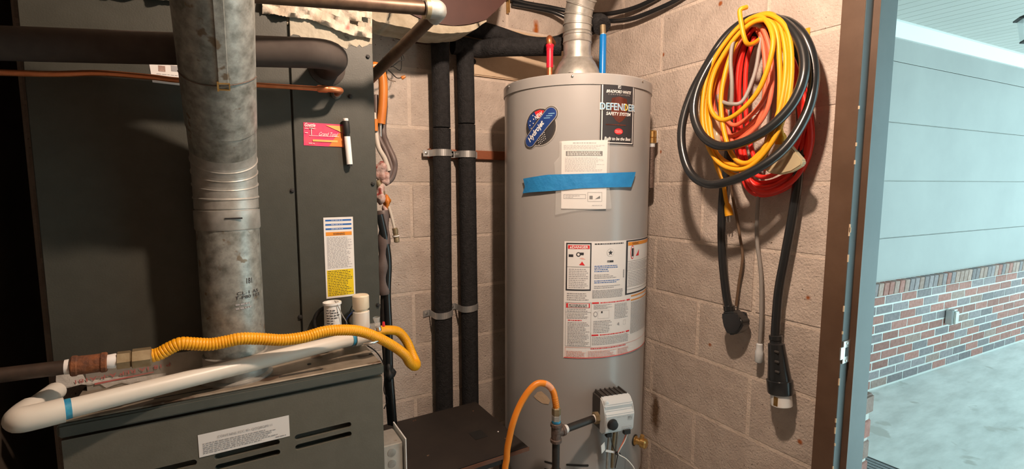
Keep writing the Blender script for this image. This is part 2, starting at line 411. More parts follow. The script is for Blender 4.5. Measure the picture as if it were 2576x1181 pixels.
stp = obj('strike_plate', bm, 'steel', door)
bm = nb(); box(bm, (1.372, .621, sp.z-.017), (1.39, .6245, sp.z+.017), .001); obj('strike_lip', bm, 'steel', stp)
obj('latch_hole', box(nb(), (1.400, .6215, sp.z-.012), (1.413, .6228, sp.z+.012)), 'black', stp)
for dz in (-.024, .024): obj('screw', lathe(nb(), [(.004, 0), (.0035, .0015)], (1.406, .6225, sp.z+dz), (0, -1, 0), 10), 'zinc', stp)
# caulk crumbs along the frame edge
bm = nb()
for k in range(16):
    z = random.uniform(.7, 2.0); obox(bm, V((1.386, .627+random.uniform(-.002, .001), z)), V((.003, 0, 0)), V((0, .003, 0)), V((0, 0, random.uniform(.006, .02))))
cr_ = obj('paint_chips', bm, 'cream_block', door); cr_['kind'] = 'stuff'

# ================================================================== CARPORT
W0 = V((3.844, 1.557, 0)); WD = V((2.564, -.201, 0)).normalized(); WA = math.atan2(WD.y, WD.x)
wc = struct(obj('wall_carport', box(nb(), (-2.4, .012, 0), (4.0, .2, 2.62)), 'brick_mortar', recenter=False))
wc.location = W0; wc.rotation_euler = (0, 0, WA); WL[wc] = V((0, 0, 0))
bmsh = {}
for m in ('brick_red', 'brick_grey', 'brick_tan'):
    for nm, (L, h, t) in (('s', (.203, .057, .1)), ('r', (.057, .092, .12))):
        bm = nb(); box(bm, (-L/2, 0, -h/2), (L/2, t, h/2), .003); me = bpy.data.meshes.new('brick'); bm.to_mesh(me); bm.free(); me.materials.append(MATS[m]); bmsh[nm, m] = me
rb = random.Random(3)
for k in range(10):
    z = .008+.0677*k+.0338
    for i in range(21):
        s = -.9+i*.2135+(.1067 if k % 2 else 0)
        m = rb.choices(('brick_red', 'brick_grey', 'brick_tan'), (.60, .30, .10))[0]
        o = bpy.data.objects.new('brick', bmsh['s', m]); COL.objects.link(o); o.parent = wc; o.location = (s, .0095+rb.uniform(-.001, .001), z)
for i in range(62):
    m = rb.choices(('brick_tan', 'brick_grey', 'brick_red'), (.6, .25, .15))[0]
    o = bpy.data.objects.new('brick', bmsh['r', m]); COL.objects.link(o); o.parent = wc; o.location = (-.9+i*.0672, -.022, .742)
    o.rotation_euler = (math.radians(4), 0, 0)
for z0, z1 in ((.80, 1.098), (1.103, 1.493), (1.498, 1.886), (1.891, 2.283), (2.288, 2.50)):
    obj('panel', box(nb(), (-2.4, .0, z0), (4.0, .03, z1), .002), 'panel_white', wc, recenter=False)
bm = nb(); prism(bm, [V((-2.4, .0, 2.43)), V((-2.4, -.018, 2.43)), V((-2.4, -.07, 2.50)), V((-2.4, -.07, 2.515)), V((-2.4, .0, 2.515))], (6.4, 0, 0))
tr = struct(obj('trim_1', bm, 'trim_white', recenter=False)); tr.location = W0; tr.rotation_euler = (0, 0, WA)
struct(obj('floor_carport', box(nb(), (XR+.2, -9, -.12), (14, 1.75, 0)), 'carport_concrete'))
cc = struct(obj('ceiling_carport', box(nb(), (XR+.2, -1.3, 2.525), (6.9, 1.9, 2.6)), 'plank_white'))
bm = nb(); box(bm, (-.046, -1.45, -.006), (.046, 1.45, .006), .002); pl = bpy.data.meshes.new('plank'); bm.to_mesh(pl); bm.free(); pl.materials.append(MATS['plank_white'])
for i in range(54):
    o = bpy.data.objects.new('plank', pl); COL.objects.link(o); o.parent = cc; o.location = V((XR+.26+i*.0965, 0.16, 2.518))-WL[cc]
# low brick veneer outside the door frame
vn = struct(obj('wall_veneer', box(nb(), (1.612, .672, 0), (1.685, 1.45, .815)), 'brick_mortar'))
bm = nb(); box(bm, (-.045, -.1, -.0285), (.045, .1, .0285), .003); me = bpy.data.meshes.new('brick'); bm.to_mesh(me); bm.free(); me.materials.append(MATS['brick_red'])
bm = nb(); box(bm, (-.045, -.047, -.0285), (.045, .047, .0285), .003); me2 = bpy.data.meshes.new('brick'); bm.to_mesh(me2); bm.free(); me2.materials.append(MATS['brick_tan'])
for k in range(11):
    for j in range(3):
        half = k % 2 and j == 0; o = bpy.data.objects.new('brick', me2 if half else me); COL.objects.link(o); o.parent = vn
        o.location = V((1.648, .668+(.047 if half else .1+j*.2097-(.105 if k % 2 else 0)), .04+k*.0677))-WL[vn]
obj('cap_brick', box(nb(), (1.612, .664, .768), (1.696, 1.45, .83), .006, 2), 'brick_tan', vn)
# brick wall outlet, lantern, mat
def onW(px, py):
    d = ray(px, py); n = V((-WD.y, WD.x, 0)); t = W0.dot(n)/d.dot(n); return CAM+d*t
p = onW(2385, 797); nW = V((WD.y, -WD.x, 0))
t = thing('wall_outlet', 'grey weatherproof outlet box on the low brick wall', 'outlet', p-V((0, 0, .055)))
bm = nb(); obox(bm, p+nW*.018, WD*.07, nW*.045, V((0, 0, .115)), .005, 2); ob = obj('box', bm, 'zinc', t, 30)
bm = nb(); obox(bm, p+nW*.046+WD*.012, WD*.055, nW*.016, V((0, 0, .10)), .004, 2); ob = obj('cover_flap', bm, 'galv_box', t, 30)
bm = nb(); obox(bm, p+nW*.03+V((0, 0, .062)), WD*.05, nW*.035, V((0, 0, .01)), .002); obj('hinge', bm, 'zinc', t)
lp = onZ(2606, 50, 2.30)
t = thing('porch_lantern', 'dark porch lantern hanging under the white plank ceiling', 'lantern', (lp.x, lp.y, 2.19))
obj('canopy', lathe(nb(), [(.05, 2.512), (.05, 2.50), (.02, 2.485)], (lp.x, lp.y, 0), (0, 0, 1)), 'black', t, 40)
obj('stem', tube(nb(), [(lp.x, lp.y, 2.49), (lp.x, lp.y, 2.36)], .006), 'black', t, 40)
obj('cap', lathe(nb(), [(.012, 2.37), (.03, 2.34), (.085, 2.315), (.085, 2.308), (.01, 2.306)], (lp.x, lp.y, 0), (0, 0, 1), 6), 'black', t)
obj('glass_body', lathe(nb(), [(.068, 2.306), (.05, 2.2)], (lp.x, lp.y, 0), (0, 0, 1), 6), 'glass', t)
obj('base', lathe(nb(), [(.052, 2.203), (.052, 2.195), (.015, 2.19)], (lp.x, lp.y, 0), (0, 0, 1), 6), 'black', t)
a = onZ(2182, 1147, .012); b = onZ(2272, 1183, .012); d1 = (b-a); d1.z = 0; d1.normalize(); d2 = V((-d1.y, d1.x, 0)); d2 = d2 if d2.dot(CAM-a) > 0 else -d2
t = thing('door_mat', 'ribbed grey doormat with a black rubber edge on the carport slab', 'doormat', a)
c = a+d1*.12+d2*.23; c.z = .006
bm = nb(); obox(bm, c, d1*.75, d2*.46, V((0, 0, .008)), .002); obj('rubber_base', bm, 'black', t)
for k in range(14):
    bm = nb(); obox(bm, c+d2*(-.195+k*.03)+V((0, 0, .0055)), d1*.70, d2*.022, V((0, 0, .006)), .002); obj('rib', bm, 'mat_grey', t)

# ================================================================== CEILING LAMP (out of frame, gives the warm light)
t = thing('ceiling_lamp', 'white porcelain lampholder with a bare bulb under the ceiling', 'lamp', (BULB.x, BULB.y, ZC))
obj('holder', lathe(nb(), [(.055, ZC), (.055, ZC-.015), (.03, ZC-.035), (.028, ZC-.055)], (BULB.x, BULB.y, 0), (0, 0, 1)), 'white', t, 40)
obj('bulb', lathe(nb(), [(.013, ZC-.055), (.016, ZC-.075), (.028, ZC-.10), (.03, ZC-.118), (.022, ZC-.138), (.004, ZC-.146)], (BULB.x, BULB.y, 0), (0, 0, 1)), 'lamp_glow', t, 60)

# ================================================================== FURNACE
YN, YU = 1.125, 1.29; FX0, FX1, FZ = -.273, .305, 1.045
UX, UZ = V((1, 0, 0)), V((0, 0, 1)); NY = V((0, -1, 0))
t = thing('furnace', 'grey gas furnace cabinet with slotted front panel under the coil cabinet', 'furnace', (.016, 1.4, 0))
obj('body', box(nb(), (FX0+.004, YN+.03, .02), (FX1-.002, YB-.03, FZ-.004)), 'cab_dark', t)
def stad(x0, x1, zc, h, n=8):
    r = h/2; return [(x1-r+r*math.cos(a), zc+r*math.sin(a)) for a in [-math.pi/2+math.pi*k/n for k in range(n+1)]]+[(x0+r+r*math.cos(a), zc+r*math.sin(a)) for a in [math.pi/2+math.pi*k/n for k in range(n+1)]]
holes = []
for zc in (.911, .888, .62, .597, .33, .307):
    for x0 in (.108, -.044, -.196): holes.append(stad(x0, x0+.122, zc, .0135))
bm = curve_mesh([[(FX0, .04), (FX1, .04), (FX1, 1.012), (FX0, 1.012)]]+holes, .012)
for v in bm.verts: v.co = V((v.co.x, YN+.006-v.co.z, v.co.y))
fp = obj('front_panel', bm, 'furnace_grey', t)
# top cover flange above the panel
bm = nb(); box(bm, (FX0-.004, YN-.006, 1.018), (FX1+.004, YN+.03, FZ-.002), .004, 2); obj('top_flange', bm, 'cab_dark', t, 40)
bm = nb(); box(bm, (FX0, YN+.002, FZ-.004), (FX1, YU+.02, FZ), .0015); lg = obj('top_ledge', bm, 'ledge_metal', t)
bm = nb(); box(bm, (FX0, YN-.001, FZ-.001), (FX1, YN+.012, FZ+.003), .0012); obj('ledge_lip', bm, 'ledge_metal', t)
for x0, x1, yy in ((.085, .175, 1.152), (.085, .178, 1.158), (-.14, .0, 1.16)):
    obj('ledge_slot', box(nb(), (x0, yy, FZ), (x1, yy+.003, FZ+.0006)), 'black', lg)
for px, py in ((778, 917), (932, 892)):
    q = onZ(px, py, FZ); obj('screw_hole', lathe(nb(), [(.0045, 0), (.0045, .0012)], q, (0, 0, 1), 12), 'black', lg)
obj('pan_plate', box(nb(), (FX0+.01, YU-.012, FZ), (.335, YU, 1.098)), 'galv_box', t)
# FCC notice sticker
dc = Decal(plane_surf(V((0, YN, 0)), UX, UZ, NY), 0)
dc.rect('paper', -.0695, .919, .0985, .967, 1); s_ = dc.done(t, {'paper': 'notice_sticker'})[0]
dc = Decal(plane_surf(V((0, YN, 0)), UX, UZ, NY), 0)
dc.text('ink_grey', 'CONTAINS FCC ID: QOQBGM111', -.036, .951, .065, .957, 3)
dc.lines('ink_grey', -.062, .078, .948, .924, 6, 3, .4, 4)
dc.lines('ink_grey', .07, .093, .9265, .922, 1, 3, .4, 5)
dc.done(s_)

# ================================================================== COIL CABINET
CX0, CX1, SX, CZ0, CZ1 = -.314, .35, .152, 1.097, 1.845
t = coil = thing('coil_cabinet', 'tall dark grey sheet metal coil cabinet standing on the furnace', 'cabinet', (.018, 1.5, FZ))
obj('casing', box(nb(), (CX0+.003, YU+.012, CZ0), (CX1-.003, YB-.03, CZ1)), 'cab_dark', t)
bm = nb(); box(bm, (CX0, YU, CZ0), (SX-.002, YU+.016, 1.915), .0015); obj('front_panel', bm, 'cab_grey', t)
bm = nb(); box(bm, (SX+.002, YU, CZ0), (CX1, YU+.016, CZ1), .0015); obj('front_panel', bm, 'cab_grey', t)
for px, py in ((735, 480), (881, 243), (938, 463), (925, 143), (755, 798), (951, 768)):
    q = onY(px, py, YU); bm = nb(); lathe(bm, [(.0062, 0), (.0062, .001), (.0042, .0012), (.0042, .0045), (.003, .005)], q, (0, -1, 0), 6); obj('hex_screw', bm, 'black', t)
# warning label
dc = Decal(plane_surf(V((0, YU, 0)), UX, UZ, NY), 0)
a = onY(813, 548, YU); b = onY(896, 743, YU); x0, x1, z1, z0 = a.x, b.x-.002, a.z, b.z-.001
dc.rect('paper', x0, z0, x1, z1); wlab = dc.done(t, {'paper': 'warning_label'})[0]
dc = Decal(plane_surf(V((0, YU, 0)), UX, UZ, NY), 0); Wl, Hl = x1-x0, z1-z0
def fy(f): return z1-f*Hl
for f in (.035, .087, .14): dc.rect('ink_blue', x0+.06*Wl, fy(f+.012), x1-.06*Wl, fy(f-.008), 2); dc.lines('white', x0+.25*Wl, x1-.25*Wl, fy(f-.004), fy(f+.008), 1, 3)
dc.rect('ink_orange', x0+.06*Wl, fy(.225), x1-.06*Wl, fy(.18), 2); dc.text('ink', 'WARNING', x0+.3*Wl, fy(.218), x1-.3*Wl, fy(.19), 3)
dc.lines('ink_grey', x0+.08*Wl, x1-.06*Wl, fy(.24), fy(.63), 24, 2, .4, 3)
dc.rect('ink_yellow', x0+.05*Wl, fy(.975), x1-.05*Wl, fy(.65), 2); dc.lines('ink', x0+.08*Wl, x1-.08*Wl, fy(.655), fy(.97), 15, 3, .3, 8)
dc.done(wlab)
# white label card partly behind the flue pipe
a = onY(374, 153, YU); b = onY(470, 215, YU)
dc = Decal(plane_surf(V((0, YU, 0)), UX, UZ, NY), 0); dc.poly('paper', [(a.x+.004, b.z), (b.x, b.z-.002), (b.x, a.z), (a.x, a.z)]); rl = dc.done(t, {'paper': 'rating_label'})[0]
dc = Decal(plane_surf(V((0, YU, 0)), UX, UZ, NY), 0)
for k, px in enumerate((398, 430)):
    q = onY(px, 165, YU); dc.rect('brick_tan' if k == 0 else 'ink_grey', q.x, q.z-.012, q.x+.012, q.z, 2)
q = onY(385, 185, YU); dc.lines('ink_grey', a.x+.012, b.x, q.z+.002, q.z-.002, 1, 2, .3)
dc.done(rl)
# printed foil tape along the foot of the cabinet
for x0, x1, sd in ((-.31, -.075, 1), (-.06, .112, 2)):
    bm = nb(); rn = random.Random(sd); top = []; bot = []; n = 18
    for k in range(n+1):
        x = x0+(x1-x0)*k/n; top.append(V((x, YU-.0015, 1.094+rn.uniform(-.002, .002)))); bot.append(V((x, YU-.0135, 1.060+rn.uniform(-.003, .003)-(.012 if sd == 1 and k > 5 else 0))))
    prism(bm, top+bot[::-1], (0, -.0008, 0)); tp_ = obj('seal_tape', bm, 'tape_foil', t)
    dc = Decal(plane_surf(V((0, YU-.013, 0)), UX, UZ, NY), 0)
    dc.text('ink_redpale', 'P 18 1A REP A-P-A181' if sd == 1 else '181 A-P', x0+.03, 1.068, x0+(.19 if sd == 1 else .09), 1.076, 3, ang=math.pi+.04)
    dc.poly('ink_redpale', [(x0+.06, 1.056), (x0+.16, 1.063), (x0+.16, 1.0645), (x0+.06, 1.060)], 3)
    dc.done(tp_)
# ---- supply plenum with mastic and torn foil faced wrap
t = thing('supply_plenum', 'mastic smeared duct plenum above the coil cabinet wrapped in torn foil paper', 'duct', (.018, 1.5, 1.845))
bm = nb(); box(bm, (CX0+.002, YU+.004, 1.847), (CX1, YB-.03, 2.43), .003); obj('duct_box', bm, 'mastic', t)
# mastic smear: irregular sheet lapping over the cabinet panels
for xa_, xb_, za_, zb_ in ((.156, CX1-.002, 1.858, 1.823), (-.03, .04, 1.885, 1.862)):
    bm = nb(); n = 30; up = []; dn = []
    for k in range(n+1):
        x = xa_+(xb_-xa_)*k/n; up.append(V((x, YU-.0002, za_+(.05 if xa_ < 0 else .012)))); dn.append(V((x, YU-.0002, zb_+.004*math.sin(k*.9)+random.uniform(-.003, .003)-(.010 if .2 < x < .31 else 0))))
    prism(bm, up+dn[::-1], (0, -.0009, 0)); obj('mastic_smear', bm, 'mastic', t)
edge = [(660, 34), (690, 36), (720, 42), (780, 48), (815, 62), (850, 76), (880, 87), (905, 91), (936, 96)]
hole = [(853, 52), (880, 56), (908, 52), (915, 44), (932, 46), (928, 60), (900, 68), (872, 64)]
def inpoly(x, y, P):
    c = False
    for i in range(len(P)):
        (x1, y1), (x2, y2) = P[i], P[i-1]
        if (y1 > y) != (y2 > y) and x < (x2-x1)*(y-y1)/(y2-y1)+x1: c = not c
    return c
def foil(pxs, edge, y_top, hole, nm):
    bm = nb(); nx, ny = 64, 26; G = []; rn = random.Random(5)
    for i in range(nx+1):
        px = pxs[0]+(pxs[1]-pxs[0])*i/nx
        for (ax, ay), (bx, by) in zip(edge[:-1], edge[1:]):
            if ax <= px <= bx: yb = ay+(by-ay)*(px-ax)/(bx-ax); break
        yb += rn.uniform(-1.2, 1.2); colm = []
        for j in range(ny+1):
            py = yb+(y_top-yb)*j/ny; lift = .012+.006*math.sin(px*.05+py*.09)+.004*math.sin(px*.13-py*.2)+rn.uniform(-.0012, .0012)
            colm.append((bm.verts.new(onY(px, py, YU-.004-lift)), px, py))
        G.append(colm)
    for i in range(nx):
        for j in range(ny):
            q = [G[i][j], G[i+1][j], G[i+1][j+1], G[i][j+1]]
            if hole and inpoly(sum(k[1] for k in q)/4, sum(k[2] for k in q)/4, hole): continue
            bm.faces.new([k[0] for k in q])
    ret = bmesh.ops.extrude_face_region(bm, geom=bm.faces[:])
    for v in ret['geom']:
        if isinstance(v, bmesh.types.BMVert): v.co.y += .003
    return obj(nm, bm, 'foil_wrap', t, 60)
foil((660, 936), edge, -230, hole, 'foil_wrap')
foil((60, 470), [(50, -30), (200, -24), (300, -14), (400, -2), (480, 6)], -230, None, 'foil_wrap')

# ================================================================== THINGS ON THE CABINET FRONT
dc = Decal(plane_surf(V((0, YU, 0)), UX, UZ, NY), 0)
P4 = [onY(px, py, YU) for px, py in ((764, 366), (865, 371), (862, 314), (763, 308))]
t = thing('magnet_card', 'pink and orange printed card stuck beside the marker', 'card', P4[0])
bm = nb(); prism(bm, P4, (0, -.0012, 0)); obj('card', bm, 'pink', t)
dc = Decal(plane_surf(V((0, YU-.0013, 0)), UX, UZ, NY), 0); x0, x1, z0, z1 = P4[0].x, P4[1].x, P4[1].z, P4[2].z
w_, h_ = x1-x0, z1-z0
def cu_(f): return x0+f*w_
def cv_(f): return z0+f*h_
dc.poly('pink_orange', [(cu_(.62), cv_(.02)), (cu_(.99), cv_(.02)), (cu_(.975), cv_(.62)), (cu_(.9), cv_(.63)), (cu_(.75), cv_(.35))], 1)
dc.poly('pink_yellow', [(cu_(.55), cv_(.93)), (cu_(.97), cv_(.93)), (cu_(.975), cv_(.63))], 2)
dc.rect('pink_yellow', cu_(.22), cv_(.20), cu_(.84), cv_(.29), 3)
dc.text('white', 'Goettle', cu_(.04), cv_(.82), cu_(.30), cv_(.98), 4, shear=.3, bold=.02)
dc.text('white', 'T', cu_(.15), cv_(.47), cu_(.24), cv_(.78), 4); dc.rect('white', cu_(.14), cv_(.44), cu_(.88), cv_(.455), 4)
dc.text('white', 'Grand Total', cu_(.38), cv_(.46), cu_(.84), cv_(.62), 4, shear=.4)
for v, a, b in ((.75, .04, .38), (.56, .04, .13), (.12, .12, .3)): dc.lines('white', cu_(a), cu_(b), cv_(v+.02), cv_(v-.02), 1, 4, .6)
dc.done(t)
a = onY(869, 298, YU-.012); b = onY(880, 419, YU-.012); ax = (b-a).normalized(); L = (b-a).length
t = thing('marker_pen', 'dry-erase marker with black cap and white barrel on the cabinet front', 'marker', b)
obj('cap_end', lathe(nb(), [(.0055, 0), (.0065, .001), (.0065, L*.055)], a, ax, 16), 'paper', t, 40)
obj('cap', lathe(nb(), [(.0078, L*.055), (.0085, L*.07), (.0085, L*.30), (.0065, L*.33), (.0065, L*.38)], a, ax, 16), 'black', t, 40)
obj('barrel', lathe(nb(), [(.0072, L*.375), (.0076, L*.38), (.0076, L*.955), (.007, L*.96)], a, ax, 16), 'white', t, 40)
obj('end_plug', lathe(nb(), [(.006, L*.96), (.006, L)], a, ax, 16), 'black', t, 40)

# ---- insulated suction line and copper liquid line
e = onY(822, 170, YU); q = V((e.x, 1.145, e.z)); l = onY(0, 109, 1.20); dl = (l-q)
pts = [V((e.x, YU+.003, e.z)), V((e.x, 1.225, e.z))]
dn_ = dl.normalized()
for k in range(0, 9):
    s = k/8; a = V((e.x, 1.215, e.z)); b = q+dn_*.07; pts.append(a*(1-s)**2+2*s*(1-s)*q+b*s*s)
pts += [q+dl*f for f in (.3, .5, .7, .9, 1.0, 1.12)]
t = thing('suction_line', 'thick dark foam insulated refrigerant pipe bending into the coil cabinet', 'pipe', e)
obj('insulation', tube(nb(), pts, [.0315]*11+[.031, .0305, .030, .0295, .029, .029], 24), 'rubber_ins', t, 50)
bm = nb(); lathe(bm, [(.044, 0), (.044, .002), (.033, .005)], V((e.x, YU, e.z)), (0, -1, 0), 24); obj('entry_collar', bm, 'rubber_ins', t, 40)
e = onY(845, 238, YU); q = V((e.x, 1.222, e.z)); l = onY(462, 203, 1.225); d = (l-q).normalized()
t = thing('liquid_line', 'thin bare copper refrigerant tube with brazed elbow entering the cabinet', 'pipe', e)
obj('elbow', tube(nb(), cr([V((e.x, YU+.002, e.z)), V((e.x, 1.25, e.z)), q+V((-.002, .008, 0)), q+d*.02, q+d*.035], 6), .0072, 14), 'copper', t, 50)
pl_ = [q+d*.03, q+d*.15, l, onY(380, 194, 1.22), onY(250, 184, 1.21), onY(100, 186, 1.20), V((XL-.005, 1.20, onY(-40, 188, 1.20).z))]
obj('tube', tube(nb(), cr(pl_, 6), .0056, 12), 'copper', t, 50)
obj('collar', lathe(nb(), [(.012, 0), (.012, .006), (.008, .014)], V((e.x, YU, e.z)), (0, -1, 0), 16), 'steel', t, 40)
obj('tube_nut', lathe(nb(), [(.0082, .032), (.0086, .036), (.0086, .052), (.006, .056)], q, d, 12), 'copper', t, 40)

# ================================================================== FLUE PIPE
t = thing('flue_pipe', 'large spangled galvanized flue pipe rising from the furnace ledge', 'flue', (.006, 1.215, FZ))
fx, fyy, R = .006, 1.216, .0600
low = [(R+.012, FZ+.0), (R+.012, FZ+.004), (R+.004, FZ+.008), (R+.004, FZ+.055), (R+.0015, FZ+.057)]
obj('base_collar', lathe(nb(), low, (fx, fyy, 0), (0, 0, 1), 40), 'galv_plain', t, 30)
obj('lower_section', lathe(nb(), [(R-.001, FZ+.05), (R, FZ+.06), (R, 1.392)], (fx, fyy, 0), (0, 0, 1), 40), 'galv', t, 30)
# adjustable elbow: gores between z 1.38 and 1.50
prof = [(R+.001, 1.375), (R+.0025, 1.378), (R+.0025, 1.416), (R-.001, 1.417), (R-.001, 1.419), (R+.001, 1.42), (R+.001, 1.445)]
obj('crimp_band', lathe(nb(), prof, (fx, fyy, 0), (0, 0, 1), 40), 'galv_plain', t, 30)
obj('band_slot', box(nb(), (fx-.006, fyy-R-.0035, 1.399), (fx+.026, fyy-R-.001, 1.402)), 'black', t)
c = V((fx, fyy, 1.445)); ang = 0; lean = math.radians(37)
for k in range(4):
    ang = lean*(k+.5)/4; d = V((0, -math.sin(ang), math.cos(ang))); ln = .030
    bm = nb(); lathe(bm, [(R+.001, -.004), (R+.0028, -.002), (R+.0028, -.0005), (R+.001, .0015), (R+.0012, ln)], c, d, 40); obj('gore', bm, 'galv_plain', t, 30); c = c+d*(ln-.002)
d = V((-.012, -math.sin(lean), math.cos(lean))).normalized(); top = c+d*((2.43-c.z)/d.z)
Lu = (top-c).length
upS = obj('upper_section', lathe(nb(), [(R, -.004), (R+.0015, 0), (R+.0015, .05), (R+.003, .052), (R+.003, Lu)], c, d, 40), 'galv', t, 30)
# lock seam down the front left of the upper section
sd = V((.22, 0, 0)); fr = d.cross(V((1, 0, 0))).normalized(); fr = fr if fr.y < 0 else -fr
rt = V((1, 0, 0)); na = (fr*math.cos(math.radians(6))+rt*math.sin(math.radians(6))).normalized(); ta = d.cross(na).normalized()
bm = nb(); obox(bm, c+d*(Lu/2+.085)+na*(R+.004), ta*.016, na*.004, d*(Lu-.17), .001); obj('lock_seam', bm, 'galv', upS)
# wire clamp with buckle
cc_ = c+d*.168
ring = [cc_+(V((1, 0, 0))*math.cos(a)+fr*math.sin(a))*(R+.0045)+d*(.004*math.sin(a*2)) for a in [math.radians(15+k*6) for k in range(26)]]
wc_ = obj('wire_clamp', tube(nb(), ring, .0009, 8), 'iron_tee', t, 40)
bm = nb(); q = cc_+na*(R+.006)
for u, v, a, b in ((0, .006, .018, .002), (0, -.006, .018, .002), (.009, 0, .002, .014), (-.009, 0, .003, .018)): obox(bm, q+ta*u+d*v, ta*a, na*.0025, d*b)
obj('clamp_buckle', bm, 'brass', wc_)
# stamped ink on the lower section
def pipe_surf(u, v, h): a = -math.pi/2+u/R; return V((fx+(R+.0006+h)*math.cos(a), fyy+(R+.0006+h)*math.sin(a), v))
dc = Decal(pipe_surf, .02)
dc.text('ink', 'CL-1 A5', .008, 1.238, .055, 1.245, 1); dc.text('ink', 'T-P80 103', .004, 1.229, .058, 1.236, 1); dc.text('ink', '181', .028, 1.26, .040, 1.272, 1)
dc.lines('ink_grey', .004, .04, 1.222, 1.205, 2, 1, .4); dc.done(t, {'ink': 'stamp', 'ink_grey': 'stamp'})

# ================================================================== GAS LINE (yellow corrugated) AND IRON STUB
t = thing('gas_connector', 'yellow corrugated gas tube crossing in front of the flue pipe', 'gas line', onY(640, 860, 1.13))
path = [(372, 898, 1.115), (400, 891, 1.115), (428, 876, 1.115), (455, 865, 1.115), (490, 866, 1.116), (530, 867, 1.118), (570, 860, 1.12), (605, 853, 1.12), (650, 853, 1.125), (710, 856, 1.13), (765, 849, 1.135), (815, 835, 1.14), (860, 831, 1.145),
        (905, 834, 1.155), (950, 850, 1.17), (990, 872, 1.19), (1018, 893, 1.20), (1030, 912, 1.21), (1042, 922, 1.235), (1047, 916, 1.275), (1036, 890, 1.30), (1022, 858, 1.31), (1003, 836, 1.305), (978, 831, 1.29), (945, 833, 1.277)]
P = cr([onY(*p) for p in path], 60); out = [P[0]]; step = .0007; acc = 0
for a, b in zip(P[:-1], P[1:]):
    l = (b-a).length; k = step-acc
    while k <= l: out.append(a+(b-a)*(k/l)); k += step
    acc = (acc+l) % step
n = len(out); rr = []
for i in range(n):
    amp = .0012 if i < n*.50 else (.0008 if i < n*.62 else .0003)
    rr.append(.0128-amp*max(0, math.cos(i*step/.0056*2*math.pi))**2)
obj('corrugated_tube', tube(nb(), out, rr, 14), 'csst', t, 80)
f0 = onY(374, 898, 1.115); f1 = onY(0, 945, 1.10); ax = (f1-f0).normalized()
def seg_(nm, prof, m, sg=20): return obj(nm, lathe(nb(), prof, f0, ax, sg), m, t, 30)
seg_('hex_nut', [(.013, -.006), (.0185, -.003), (.0185, .024), (.014, .026)], 'brass_dull', 6)
seg_('fitting_body', [(.014, .026), (.0165, .028), (.0165, .046), (.012, .047)], 'brass_dull', 6)
seg_('thread_sealant', [(.0125, .046), (.0135, .049), (.0125, .060)], 'paper')
seg_('rusty_coupling', [(.0165, .060), (.018, .062), (.018, .068), (.0165, .070), (.0165, .100), (.018, .102), (.018, .108), (.0165, .110)], 'rust_iron')
seg_('sealant_ring', [(.0125, .110), (.0132, .112), (.0126, .118)], 'paper')
seg_('iron_nipple', [(.0125, .110), (.0125, .36)], 'iron_dark')

# ================================================================== PVC CONDENSATE DRAIN
ZP = 1.085; e0 = onZ(32, 1064, ZP); e1 = onZ(140, 985, ZP); e2 = onZ(905, 848, ZP); dd = (e2-e0).normalized()
t = thing('condensate_drain', 'long white drain pipe with blue primer rings crossing in front of the furnace', 'drain pipe', e0)
obj('long_pipe', tube(nb(), [e0+dd*.03, e2], .0168, 20), 'pvc', t, 50)
db = (e1-e0).normalized()
obj('elbow', tube(nb(), cr([e0+dd*.062, e0+dd*.03, e0+(dd+db)*.006, e0+db*.03, e0+db*.05], 6), .0212, 20), 'pvc', t, 50)
obj('stub', tube(nb(), [e0+db*.045, e1], .0168, 20), 'pvc', t, 50)
obj('primer_ring', tube(nb(), [e0+dd*.060, e0+dd*.071], .0174, 20), 'primer_blue', t, 50)
obj('stub_mark', tube(nb(), [e0+db*.049, e0+db*.053], .0173, 20), 'ink_grey', t, 50)
# right hand end: elbow up to a tee and capped riser
er = onZ(886, 853, ZP)
obj('primer_ring', tube(nb(), [er-dd*.004, er+dd*.005], .0175, 20), 'primer_blue', t, 50)
tz = onY(907, 742, 1.235)
tx, ty = tz.x, 1.235
obj('elbow', tube(nb(), cr([er+dd*.004, er+dd*.035, V((tx+.002, ty, ZP+.004)), V((tx, ty, ZP+.03))], 8), .0205, 20), 'pvc', t, 50)
ztop = tz.z
def ring_(nm, prof, m): return obj(nm, lathe(nb(), prof, (tx, ty, 0), (0, 0, 1), 24), m, t, 35)
ring_('tee', [(.0205, ZP+.01), (.0205, ztop-.043), (.0185, ztop-.042)], 'pvc')
ring_('riser', [(.0162, ztop-.05), (.0162, ztop-.026)], 'pvc_old')
ring_('cap', [(.0192, ztop-.036), (.0205, ztop-.034), (.0205, ztop-.003), (.018, ztop), (.004, ztop+.0015)], 'pvc_old')
obj('tee_branch', tube(nb(), [V((tx, ty, ZP+.022)), V((tx, YU, ZP+.028))], .0185, 20), 'pvc', t, 50)
obj('primer_ring', lathe(nb(), [(.0211, -.002), (.0213, 0), (.0211, .002)], (tx+.001, ty, ZP+.026), (.25, -.25, 1), 24), 'ink_navy', t, 50)
